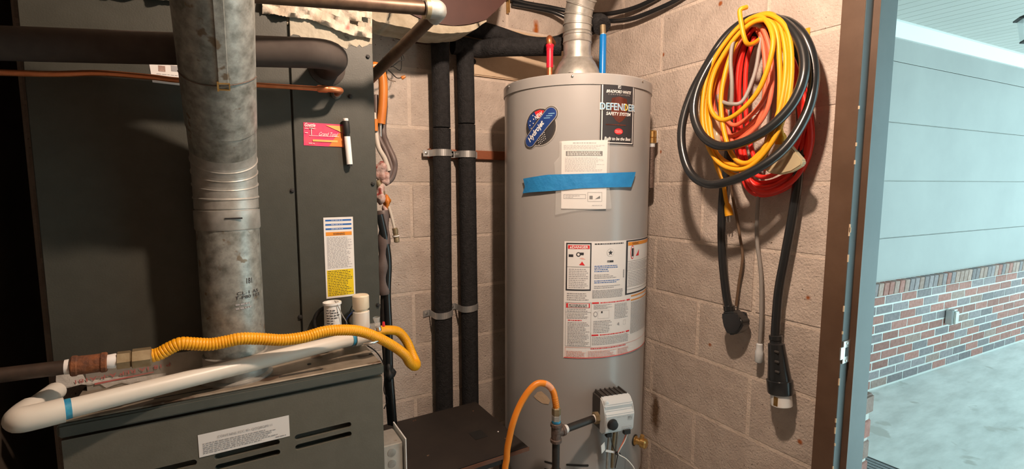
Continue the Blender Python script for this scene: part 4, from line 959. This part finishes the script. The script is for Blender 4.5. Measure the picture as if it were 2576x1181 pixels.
# lower left and middle operating panels
dc.frame('ink', us[148], zL(.895), us[374], zL(.515), .0007, 2); dc.rect('ink', us[148], zL(.60), us[374], zL(.598), 3)
dc.rect('ink_red', us[160]-.002, zL(.56), us[362], zL(.522), 3); dc.rect('paper', us[160]+.004, zL(.557), us[362]-.004, zL(.525), 4); dc.lines('ink', us[160]+.006, us[362]-.008, zL(.528), zL(.555), 2, 5, .5, 40, .95)
dc.lines('ink_grey', us[160], us[362], zL(.565), zL(.595), 2, 3, .4, 41); dc.lines('ink_grey', us[160], us[362], zL(.605), zL(.655), 4, 3, .42, 42); dc.lines('ink_red', us[160]+.004, us[362]-.012, zL(.66), zL(.675), 1, 3, .5, 43)
dc.lines('ink_grey', us[160]+.003, us[362], zL(.68), zL(.89), 16, 3, .42, 44)
for a, b in ((.513, .526), (.79, .803)):
    dc.rect('ink_red', us[380], zL(b), us[380]+.022, zL(a), 3); dc.rect('ink_red', us[712]-.018, zL(b), us[712]-.002, zL(a), 3); dc.lines('ink_red', us[380]+.027, us[712]-.022, zL(a), zL(b), 1, 3, .7, 45, 1)
dc.lines('ink_grey', us[395], us[560], zL(.533), zL(.575), 4, 3, .42, 46, .5); dc.lines('ink_grey', us[572]+.002, us[712]-.006, zL(.535), zL(.67), 11, 3, .42, 47)
dc.ell('ink_grey', us[395]+.006, zL(.615), .0065, .0085, 3); dc.ell('paper', us[395]+.006, zL(.615), .0045, .006, 4); dc.frame('ink_grey', us[395]+.014, zL(.655), us[560]-.012, zL(.585), .0006, 3); dc.rect('ink', us[395]+.024, zL(.607), us[395]+.029, zL(.592), 4)
dc.lines('ink_grey', us[395], us[560], zL(.67), zL(.78), 8, 3, .42, 48); dc.poly('ink_grey', [(us[600], zL(.72)), (us[600]+.010, zL(.73)), (us[600]+.008, zL(.70))], 3); dc.frame('ink_grey', us[650]+.002, zL(.73), us[650]+.013, zL(.69), .0006, 3)
dc.lines('ink_grey', us[380]+.002, us[712]-.004, zL(.81), zL(.885), 6, 3, .42, 49, .95)
dc.frame('ink_pink', us[148], zL(.99), urx-.003, zL(.90), .0014, 3); dc.rect('ink_red', us[133]+.002, zL(.996), urx-.003, zL(.990), 3); dc.lines('ink_red', us[374], us[712], zL(.905), zL(.92), 1, 4, .5, 50)
for x0, x1, sd in ((us[160], us[362]-.012, 51), (us[362]-.004, us[600], 52), (us[600]+.006, us[712], 53)): dc.lines('ink_pink', x0, x1, zL(.93), zL(.985), 5, 4, .5, sd)
dc.rect('ink_pink', us[362]-.009, zL(.99), us[362]-.0078, zL(.935), 4); dc.rect('ink_pink', us[600]+.002, zL(.99), us[600]+.0032, zL(.92), 4)
dc.done(lab)
# ---------------- manual in its clear bag and the blue tape
def bump_surf(extra): return lambda u, v, h: tank_surf(u, v, h+extra+.0035*math.sin(u*38+v*17)*.3)
B4 = [tp(*p) for p in ((1413, 356), (1528, 353), (1523, 526), (1412, 525))]
t = thing('manual_packet', 'folded white manual in a clear bag taped to the tank', 'manual', tank_surf(B4[3][0], B4[3][1], .003))
dc = Decal(bump_surf(.003), .012); dc.poly('paper', [B4[3], B4[2], B4[1], B4[0]], 1); pg = dc.done(t, {'paper': 'manual'})[0]
dc = Decal(bump_surf(.003), .012); u0, u1, v1, v0 = B4[0][0], B4[2][0], B4[1][1], B4[3][1]; w_, h_ = u1-u0, v1-v0
def U(f): return u0+f*w_
def W_(f): return v1-f*h_
dc.lines('ink_grey', U(.25), U(.75), W_(.03), W_(.06), 1, 2, .5, 1, 1); dc.lines('ink_grey', U(.05), U(.95), W_(.07), W_(.14), 4, 2, .4, 2)
dc.rect('ink', U(.1), W_(.23), U(.9), W_(.16), 2); dc.lines('paper', U(.13), U(.87), W_(.165), W_(.225), 3, 3, .5, 3, .95)
dc.lines('ink_grey', U(.08), U(.95), W_(.25), W_(.46), 11, 2, .35, 4)
dc.frame('ink', U(.06), W_(.855), U(.54), W_(.79), .0009, 2); dc.lines('ink_grey', U(.1), U(.5), W_(.80), W_(.845), 2, 3, .35, 5, .4)
dc.frame('ink', U(.58), W_(.895), U(.90), W_(.76), .0009, 2); dc.rect('ink', U(.62), W_(.86), U(.69), W_(.81), 3); dc.poly('ink', [(U(.74), W_(.86)), (U(.86), W_(.85)), (U(.85), W_(.81))], 3)
dc.lines('ink_grey', U(.68), U(.92), W_(.94), W_(.965), 1, 2, .4, 6)
dc.done(pg)
bag = [(1395, 410), (1408, 395), (1408, 356), (1532, 352), (1531, 470), (1536, 525), (1450, 530), (1398, 541), (1399, 470)]
dc = Decal(bump_surf(.005), .02); dc.poly('clear', [tp(*p) for p in bag], 2); dc.done(t, {'clear': 'clear_bag'})
tape = [(1320, 450), (1380, 440), (1450, 438), (1520, 436), (1594, 433), (1590, 450), (1583, 471), (1520, 472), (1460, 474), (1400, 480), (1340, 484), (1318, 487), (1324, 470)]
dc = Decal(bump_surf(.0065), .012); dc.poly('tape_blue', [tp(*p) for p in tape], 2)
tag(dc.done(None, {'tape_blue': 'masking_tape'})[0], 'strip of blue masking tape across the tank and manual', 'tape')

# ---------------- gas control valve
t = wh; up_ = V((0, 0, 1))
def proj_x(p): d = p-CAM; f = ray(1288, 590.5); r = V((math.cos(YAW), -math.sin(YAW), 0)); return 1288+F*d.dot(r)/d.dot(f)
az = min((math.radians(k*.5) for k in range(-260, -120)), key=lambda a: abs(proj_x(V((cx+(TR+.08)*math.cos(a), cy+(TR+.08)*math.sin(a), .73)))-1556))
vn_ = V((math.cos(az), math.sin(az), 0)); vr = V((-vn_.y, vn_.x, 0))
fc = V((cx, cy, 0))+vn_*(TR+.08); vzc = onY(1558, 1047, fc.y).z
def gp(u, v, h): return V((cx, cy, vzc+v*.82))+vn_*(TR+h)+vr*u
gv = obj('gas_valve', obox(nb(), gp(0, .0, .028), vr*.098, vn_*.06, up_*.11, .006, 2), 'valve_dark', t, 40)
for k in range(6): obj('fin', obox(nb(), gp(-.04+k*.016, .069, .03), vr*.004, vn_*.05, up_*.006), 'valve_dark', gv)
prof = [(-.07, .052), (-.07, .068), (-.055, .086), (.012, .09), (.024, .078), (.045, .080), (.062, .066), (.068, .056), (.068, .052)]
bm = nb(); prism(bm, [gp(-.05, v, h) for v, h in prof], vr*.10); bmesh.ops.bevel(bm, geom=bm.edges[:], offset=.003, segments=2, affect='EDGES')
cv = obj('valve_cover', bm, 'valve_grey', gv, 40)
kn = obj('knob', lathe(nb(), [(.017, 0), (.017, .003), (.0145, .005), (.0145, .012), (.012, .0135)], gp(-.026, -.022, .087), vn_, 24), 'black', gv, 40)
obj('cover_screw', lathe(nb(), [(.0085, 0), (.0085, .006), (.006, .008)], gp(-.04, .052, .069), vn_, 16), 'valve_grey', gv, 40)
dc = Decal(plane_surf(gp(0, 0, .0885), vr, up_, vn_), 0)
dc.text('ink_grey', 'VERY HOT', .008-.02, .0, .022, .004, 1); dc.frame('ink_grey', .026, -.012, .042, .004, .0008, 1); dc.text('ink', 'BTU', .028, -.008, .040, .0, 2); dc.lines('ink_grey', .005, .043, -.03, -.044, 3, 1, .3, 6)
for mm in dc.done(gv): pass
obj('connector', obox(nb(), gp(-.028, -.073, .07), vr*.018, vn_*.014, up_*.012, .001), 'black', gv); obj('connector', obox(nb(), gp(.026, -.062, .085), vr*.022, vn_*.012, up_*.014, .001), 'black', gv)
obj('inlet_boss', hexa(nb(), gp(-.048, -.02, .04), -vr, .019, .014, 8), 'brass_dull', gv, 30)
for u, r, m in ((-.012, .004, 'galv_plain'), (.006, .0052, 'brass_dull'), (.018, .004, 'galv_plain')):
    obj('burner_tube', tube(nb(), [gp(u, -.065, .05), gp(u, -.15, .04), gp(u+.004, -.24, .03)], r, 10), m, t, 50)
obj('sensor_wire', tube(nb(), cr([gp(-.02, -.078, .07), gp(-.016, -.11, .072), gp(-.006, -.14, .074), gp(.006, -.154, .07), gp(.004, -.22, .06)], 8), .0014, 8), 'black', t, 60)
obj('red_wire', tube(nb(), cr([gp(.024, -.068, .086), gp(.018, -.10, .082), gp(.008, -.13, .078), gp(.004, -.152, .072)], 8), .0014, 8), 'cord_salmon', t, 60)
obj('white_wire', tube(nb(), cr([gp(.027, -.068, .088), gp(.021, -.10, .084), gp(.009, -.13, .08), gp(.006, -.154, .075), gp(.03, -.175, .08), (gp(.05, -.205, .09)), gp(.06, -.24, .09)], 8), .0016, 8), 'white', t, 60)
obj('black_wire', tube(nb(), cr([gp(.006, -.154, .07), gp(.025, -.138, .06), gp(.045, -.12, .05)], 6), .0016, 8), 'black', t, 60)
lumpc = gp(.005, -.154, .072)
bm = nb(); obox(bm, lumpc, V((.018, 0, -.006)), V((0, .008, 0)), V((.002, 0, .007)), .002); obj('zip_tie', bm, 'black', t)
bm = nb(); obox(bm, gp(-.048, -.118, .075), V((.014, 0, .008)), V((0, .0008, 0)), V((-.003, 0, .026))); tg = obj('paper_tag', bm, 'white', t)
bm = nb(); obox(bm, gp(-.022, -.139, .073), V((.036, 0, -.016)), V((0, .0008, 0)), V((.003, 0, .006))); obj('tag_tail', bm, 'paper', tg)
# drain valve
a, z = onT(1596, 1108); n_ = V((math.cos(a), math.sin(a), 0)); q = V((cx, cy, 0))+n_*TR; q.z = z
dv = obj('drain_valve', lathe(nb(), [(.016, 0), (.016, .006), (.011, .008), (.011, .022), (.0165, .025), (.0165, .040), (.012, .044)], q, n_, 20), 'brass', t, 40)
obj('drain_spout', tube(nb(), [q+n_*.02, q+n_*.024+V((.002, -.004, .026))], .007, 14), 'brass', dv, 40)
obj('drain_gasket', lathe(nb(), [(.019, 0), (.019, .003)], q, n_, 20), 'black', dv, 40)
# burner door: slots and door outline low on the tank
dc = Decal(tank_surf, .012)
def slot(x0, x1, y): a, b = tp(x0, y), tp(x1, y); return stad(a[0], b[0], a[1], .0072)
for x0, x1, y in ((1424, 1481, 1170), (1369, 1390, 1162), (1369, 1392, 1181)):
    dc = Decal(tank_surf, .012); dc.poly('black', slot(x0, x1, y), 1); dc.done(t, {'black': 'air_slot'})
A_ = tp(1498, 1160); dc = Decal(tank_surf, .02); dc.frame('ink_grey', A_[0], .50, A_[0]+.12, A_[1], .0012, 1); dc.done(t, {'ink_grey': 'door_outline'})
# ---- stand under the heater
t = thing('heater_stand', 'concrete block pedestal carrying the water heater', 'stand', (cx, cy, 0))
for i in range(2):
    for j in range(2): obj('block', box(nb(), (cx-.17+i*.172, cy-.17+j*.172, 0), (cx-.002+i*.172, cy-.002+j*.172, .225), .004), 'block', t); obj('block', box(nb(), (cx-.17+i*.172, cy-.17+j*.172, .23), (cx-.002+i*.172, cy-.002+j*.172, .47), .004), 'block', t)

# ================================================================== GAS PIPING TO THE HEATER
YG = cy-TR-.04
te = onY(1399, 1089, YG); vi = gp(-.055, -.02, .04); 
te = V((te.x, vi.y, vi.z-.012))
tx_ = onY(1399, 1089, vi.y); te = V((tx_.x, vi.y, tx_.z))
t = thing('gas_tee', 'black iron gas tee and nipples feeding the heater control', 'gas pipe', te-V((0, 0, .09)))
d = (vi-te).normalized()
obj('nipple', tube(nb(), [te+d*.02, vi], .0112, 18), 'iron_black', t, 50)
obj('tee_body', lathe(nb(), [(.0145, -.030), (.017, -.028), (.017, -.020), (.0145, -.018), (.0145, .018), (.017, .020), (.017, .028), (.0145, .030)], te, (0, 0, 1), 20), 'iron_tee', t, 35)
obj('tee_branch', lathe(nb(), [(.0145, .004), (.0145, .018), (.0168, .02), (.0168, .028), (.0145, .03)], te, d, 20), 'iron_tee', t, 35)
obj('sealant', lathe(nb(), [(.0118, .03), (.0122, .037), (.0114, .04)], te, d, 16), 'paper', t, 40); obj('sealant', lathe(nb(), [(.0118, .0), (.0125, .008), (.0114, .012)], vi-d*.012, d, 16), 'paper', t, 40)
obj('drip_leg', tube(nb(), [te+V((0, 0, -.028)), te+V((0, 0, -.115))], .0112, 18), 'iron_black', t, 50)
obj('drip_cap', lathe(nb(), [(.0145, -.15), (.0155, -.145), (.0155, -.115), (.013, -.112)], te, (0, 0, 1), 18), 'iron_tee', t, 35)
obj('blue_seal', lathe(nb(), [(.0125, .030), (.0135, .033), (.0125, .038)], te, (0, 0, 1), 16), 'primer_blue', t, 40)
obj('adapter', hexa(nb(), te+V((0, 0, .036)), (0, 0, 1), .0135, .018), 'galv_plain', t); obj('flare_nut', lathe(nb(), [(.0125, .054), (.0135, .056), (.0135, .074), (.0105, .078)], te, (0, 0, 1), 6), 'brass_dull', t)
h0 = te+V((0, 0, .074))
t = thing('gas_hose', 'orange coated flexible gas hose arching over to the black stand', 'hose', h0)
HP = [h0, onY(1397, 1010, vi.y), onY(1391, 985, vi.y+.004), onY(1375, 968, vi.y+.012), onY(1352, 966, vi.y+.02), onY(1330, 985, vi.y+.025), onY(1308, 1020, vi.y+.03), onY(1292, 1060, vi.y+.03), onY(1282, 1100, vi.y+.035), onY(1275, 1150, vi.y+.04), onY(1283, 1230, vi.y+.04), V((.83, 1.12, .3)), V((.80, 1.18, .06)), V((.76, 1.30, .012))]
P = cr(HP, 14); rr = [.0094+(.0008*math.sin(i*2.1) if 2 < i < 22 else 0) for i in range(len(P))]
obj('hose', tube(nb(), P, rr, 14), 'hose_orange', t, 70)
obj('hose_tag', tube(nb(), P[32:46], .0102, 14), 'clear', t, 60)
dc = Decal(tank_surf, .01); dc.poly('cream_block', [tp(*p) for p in ((1343, 998), (1352, 987), (1362, 985), (1376, 997), (1384, 1008), (1380, 1018), (1365, 1016), (1350, 1006))], 1)  # cream shape painted in for a patch of light on the tank
tag(dc.done(None, {'cream_block': 'light_patch'})[0], 'small cream painted patch of light on the tank under the orange hose', 'light patch')

# ================================================================== VENT PIPE OF THE HEATER
t = thing('vent_pipe', 'galvanized vent pipe with ribbed joints on the water heater hood', 'vent pipe', (cx, cy, 1.90))
rv_ = .0475
pv = [(rv_+.003, 1.898), (rv_+.003, 1.900), (rv_, 1.902), (rv_, 1.958)]
obj('pipe_section', lathe(nb(), pv, (cx, cy, 0), (0, 0, 1), 36), 'galv_plain', t, 30)
obj('pipe_section', lathe(nb(), [(rv_+.0015, 1.952), (rv_+.003, 1.954), (rv_+.0015, 1.957), (rv_+.0005, 1.975), (rv_+.003, 1.977), (rv_+.003, 1.980), (rv_+.0005, 1.982), (rv_, 1.985), (rv_+.003, 1.987), (rv_, 1.990), (rv_, 2.016)], (cx, cy, 0), (0, 0, 1), 36), 'galv_plain', t, 30)
vd = V((.10, -.62, .72)).normalized(); c = V((cx, cy, 2.014))
for k in range(4):
    f = (k+.5)/4; d = (V((0, 0, 1))*(1-f)+vd*f).normalized(); ln = .036
    obj('gore', lathe(nb(), [(rv_, -.004), (rv_+.0028, -.002), (rv_+.0028, .001), (rv_, .003), (rv_, ln)], c, d, 36), 'galv_plain', t, 30); c = c+d*(ln-.004)
obj('upper_run', lathe(nb(), [(rv_, -.002), (rv_+.003, 0), (rv_+.003, (2.43-c.z)/vd.z)], c, vd, 36), 'galv_plain', t, 30)

# ================================================================== BLACK CABLES HIGH ON THE WALLS
def mixc_(l): return cr([onY(px, py, q) if w == 'y' else onX(px, py, q) for px, py, w, q in l], 8)
t1 = obj('wall_cable', tube(nb(), mixc_([(1240, -20, 'y', 1.70), (1310, 5, 'y', 1.70), (1380, 18, 'y', 1.69), (1430, 28, 'y', 1.66), (1490, 36, 'y', 1.60), (1530, 35, 'x', 1.36), (1590, 22, 'x', 1.38), (1645, -2, 'x', 1.39), (1700, -35, 'x', 1.39)]), .0088, 12), 'cord_black', None, 60)
tag(t1, 'upper of two black cables sagging behind the vent pipe', 'cable')
t1 = obj('wall_cable', tube(nb(), mixc_([(1288, 11, 'y', 1.705), (1340, 20, 'y', 1.70), (1390, 30, 'y', 1.68), (1440, 48, 'y', 1.64), (1490, 48, 'y', 1.58), (1540, 53, 'x', 1.36), (1590, 47, 'x', 1.37), (1650, 25, 'x', 1.38), (1710, -4, 'x', 1.39), (1760, -40, 'x', 1.39)]), .0088, 12), 'cord_black', None, 60)
tag(t1, 'lower of two black cables sagging behind the vent pipe', 'cable')
q = onY(1280, 18, 1.70)
t = thing('cable_staple', 'brass cable staple nailed to the block wall under the duct', 'staple', q-V((0, 0, .02)))
bm = nb(); box(bm, (q.x-.003, 1.695, q.z-.02), (q.x+.003, 1.715, q.z+.03), .001); obj('band', bm, 'brass', t)

# ================================================================== CORDS ON THE RIGHT WALL
def xp(l): return [onX(px, py, XR-dl) for px, py, dl in l]
t = thing('cord_hook', 'yellow vinyl coated wall hook holding the coiled cords', 'hook', onX(1885, 105, XR))
obj('hook_rod', tube(nb(), cr(xp([(1935, 70, -.005), (1925, 85, .05), (1898, 108, .13), (1880, 110, .16), (1871, 90, .17), (1865, 60, .172), (1861, 32, .172), (1863, 24, .171), (1868, 21, .168), (1878, 18, .155)]), 6), .0062, 12), 'cord_yellow', t, 60)
obj('hook_plate', box(nb(), (XR-.004, .77, 1.82), (XR, .80, 1.90), .002), 'cord_yellow', t)
# heavy black cord
t = thing('power_cord', 'heavy glossy black power cord coiled on the hook with two plug ends', 'cord', onX(1960, 1020, XR-.05))
bk = [(1834, 776, .05), (1826, 735, .05), (1817, 650, .05), (1815, 560, .05), (1819, 480, .05), (1832, 390, .05), (1852, 250, .05), (1885, 120, .06), (1925, 58, .07), (1972, 52, .085), (2015, 82, .09), (2042, 140, .09), (2047, 210, .10), (2027, 290, .12), (1975, 372, .155), (1905, 425, .185), (1835, 456, .20), (1780, 464, .205), (1738, 437, .205), (1717, 380, .20), (1716, 315, .19), (1738, 240, .17), (1775, 170, .15), (1820, 100, .125), (1868, 58, .11), (1920, 42, .105), (1968, 55, .115),
      (2003, 90, .125), (2022, 140, .135), (2020, 200, .15), (1990, 266, .165), (1935, 322, .185), (1870, 358, .20), (1812, 368, .205), (1770, 345, .205), (1748, 300, .20), (1748, 250, .19), (1770, 190, .165), (1815, 120, .13), (1870, 72, .09), (1930, 62, .06), (1980, 95, .045), (2006, 180, .035), (2015, 320, .035), (2008, 440, .035), (1996, 530, .038), (1976, 640, .042), (1958, 740, .045), (1950, 850, .05)]
obj('cable', tube(nb(), cr(xp(bk), 7), .0125, 14), 'cord_black', t, 60)
a, b = onX(1834, 772, XR-.05), onX(1842, 840, XR-.05); ax = (b-a)
pg_ = obj('angle_plug', lathe(nb(), [(.0135, -.004), (.0175, -.002), (.0175, .012), (.0155, .014)], a, ax, 18), 'cord_black', t, 40)
pgo = [(1813, 786), (1846, 784), (1853, 795), (1863, 803), (1869, 816), (1860, 834), (1846, 844), (1830, 844), (1819, 828), (1814, 806)]
bm = nb(); prism(bm, [onX(px, py, XR-.072) for px, py in pgo], (.044, 0, 0)); bmesh.ops.bevel(bm, geom=bm.edges[:], offset=.006, segments=3, affect='EDGES'); obj('plug_body', bm, 'cord_black', pg_, 50)
obj('ground_pin', tube(nb(), [onX(1862, 812, XR-.05), onX(1871, 818, XR-.05)], .004, 10), 'brass', pg_, 40)
a, b = onX(1951, 845, XR-.05), onX(1964, 990, XR-.05); ax = (b-a).normalized(); Lc = (b-a).length
co_ = obj('connector', lathe(nb(), [(.015, -.002), (.018, .0), (.018, .012), (.0165, .014), (.0165, .02), (.022, .024), (.026, Lc*.45), (.031, Lc*.72), (.031, Lc*.76), (.035, Lc*.77), (.035, Lc-.004), (.033, Lc)], a, ax, 24), 'cord_black', t, 30)
obj('connector_face', lathe(nb(), [(.028, Lc-.002), (.028, Lc+.034), (.025, Lc+.036)], a, ax, 24), 'white', co_, 40)
sd_ = V((-1, -.2, 0)).normalized()
for k in range(3): obj('grip_rib', obox(nb(), a+ax*(.04+k*.028)+V((-.0215-.0025*k, -.012, 0)), V((.006, 0, 0)), V((0, .012, 0)), V((0, 0, .006)), .001), 'valve_dark', co_)
obj('blade', obox(nb(), a+ax*(Lc+.018)+V((-.027, .0, 0)), V((.003, 0, 0)), V((0, .012, 0)), V((0, 0, .026))), 'brass', co_)
def loops(base, scales, anchor, jit, seed, d0, dk, tail=None, head=None):
    rn = random.Random(seed); out = list(head or [])
    for i, s in enumerate(scales):
        ox, oy = rn.uniform(-jit, jit), rn.uniform(-jit, jit)*.6
        for px, py, dl in base:
            out.append((anchor[0]+(px-anchor[0])*s[0]+ox+rn.uniform(-2, 2), anchor[1]+(py-anchor[1])*s[1]+oy+rn.uniform(-2, 2), max(.012, dl+d0+dk*i)))
    return out+list(tail or [])
# red cord
redb = [(1925, 62, .02), (1985, 130, .01), (2030, 260, .0), (2040, 370, .0), (2000, 455, .0), (1935, 488, .005), (1888, 470, .01), (1862, 400, .015), (1850, 290, .02), (1855, 180, .025), (1880, 95, .025)]
t = tag(obj('red_cord', tube(nb(), cr(xp(loops(redb, [(1.02, 1.02), (.95, .98), (1.0, .93), (.88, .96), (.93, .86), (.82, .9), (.97, 1.0), (.75, .84)], (1915, 60), 8, 4, .022, .006)), 6), .0066, 10), 'cord_red', None, 70), 'bright red extension cord coiled on the hook, hanging lowest', 'cord')
# salmon cord
salb = [(1898, 60, .0), (1922, 110, .005), (1930, 200, .01), (1918, 280, .015), (1880, 335, .02), (1845, 352, .02), (1822, 310, .015), (1815, 240, .01), (1832, 160, .005), (1868, 90, .0)]
t = thing('salmon_cord', 'salmon coloured extension cord with clear lit ends inside the coil', 'cord', onX(1870, 350, XR-.1))
obj('cable', tube(nb(), cr(xp(loops(salb, [(1.0, 1.0), (1.25, .95), (.9, 1.06), (1.12, .88), (1.3, 1.04)], (1890, 60), 7, 9, .085, .006)), 6), .0062, 10), 'cord_salmon', t, 70)
a, b = onX(1797, 282, XR-.13), onX(1806, 360, XR-.13); obj('clear_socket', lathe(nb(), [(.006, 0), (.010, .006), (.0115, .03), (.0115, .06), (.013, .062), (.013, .092), (.010, .096)], a, b-a, 14), 'clear_amber', t, 40)
a, b = onX(1982, 122, XR-.12), onX(1968, 166, XR-.12); obj('white_plug', lathe(nb(), [(.006, 0), (.011, .006), (.013, .03), (.013, .045), (.009, .052)], a, b-a, 14), 'white', t, 40)
# grey cord
t = thing('grey_cord', 'thin grey cord looped through the coil with a dangling moulded end', 'cord', onX(1911, 915, XR-.03))
obj('cable', tube(nb(), cr(xp([(1925, 75, .10), (1898, 62, .13), (1868, 75, .14), (1845, 105, .15), (1838, 150, .155), (1841, 210, .155), (1838, 268, .15), (1820, 262, .15), (1808, 240, .145), (1814, 254, .16), (1840, 262, .165), (1870, 252, .15), (1900, 180, .12), (1915, 90, .10), (1925, 75, .07), (1940, 150, .02), (1935, 300, .02), (1916, 430, .025), (1906, 520, .03), (1904, 600, .03), (1914, 690, .03), (1915, 790, .03), (1911, 868, .03)]), 7), .0055, 10), 'cord_grey', t, 70)
a, b = onX(1911, 866, XR-.03), onX(1908, 915, XR-.03); obj('moulded_end', lathe(nb(), [(.006, -.002), (.009, .001), (.0095, .02), (.0115, .024), (.0115, .055), (.009, .058)], a, b-a, 14), 'valve_grey', t, 40)
tag(obj('brown_wire', tube(nb(), cr(xp([(1842, 380, .03), (1840, 470, .03), (1852, 540, .028), (1862, 600, .025), (1868, 650, .025), (1859, 712, .022), (1852, 770, .02)]), 7), .0042, 10), 'cord_brown', None, 60), 'thin brown wire dangling beside the black angle plug', 'wire')
# yellow cord with clear triple tap
yb = [(1935, 36, .0), (1975, 70, .005), (1990, 150, .015), (1978, 250, .03), (1945, 340, .045), (1895, 405, .055), (1845, 420, .06), (1800, 395, .06), (1772, 330, .055), (1768, 250, .045), (1790, 165, .03), (1835, 90, .015), (1885, 48, .005)]
t = thing('yellow_cord', 'yellow extension cord coiled on the hook with a clear triple tap', 'cord', onX(1880, 430, XR-.15))
obj('cable', tube(nb(), cr(xp(loops(yb, [(1.0, 1.0), (.86, 1.05), (.95, .99), (.72, .97), (1.02, 1.02)], (1930, 38), 5, 21, .10, .006, tail=[(1925, 50, .14), (1945, 110, .16), (1915, 215, .165), (1868, 275, .17), (1822, 302, .175), (1793, 285, .175), (1785, 240, .17), (1800, 175, .16), (1850, 95, .15), (1905, 52, .14), (1950, 70, .14), (1962, 180, .14), (1960, 300, .14), (1968, 345, .13)])), 6), .0066, 10), 'cord_yellow', t, 70)
obj('cable_end', tube(nb(), cr(xp([(1785, 330, .06), (1800, 410, .06), (1818, 455, .06), (1824, 490, .055), (1830, 520, .05)]), 6), .0062, 10), 'cord_yellow', t, 70)
a, b = onX(1829, 512, XR-.05), onX(1834, 540, XR-.05); pl2 = obj('plug', lathe(nb(), [(.0065, 0), (.010, .008), (.0125, .03), (.0125, .04)], a, b-a, 14), 'cord_yellow', t, 40)
for dx in (-.005, .005): obj('prong', obox(nb(), b+V((0, dx, -.014)), V((.005, 0, 0)), V((0, .0015, 0)), V((0, 0, .02))), 'steel', pl2)
fan = [(1966, 352), (1980, 360), (2018, 404), (2016, 416), (1990, 432), (1960, 440), (1935, 436), (1918, 424), (1950, 362)]
bm = nb(); prism(bm, [onX(px, py, XR-.135) for px, py in fan], (.022, 0, 0)); bmesh.ops.bevel(bm, geom=bm.edges[:], offset=.003, segments=2, affect='EDGES'); tt_ = obj('triple_tap', bm, 'clear_amber', t, 40)
obj('tap_neck', lathe(nb(), [(.007, 0), (.012, .008), (.014, .03)], onX(1967, 335, XR-.125), onX(1964, 360, XR-.125)-onX(1967, 335, XR-.125), 14), 'cord_yellow', t, 40)
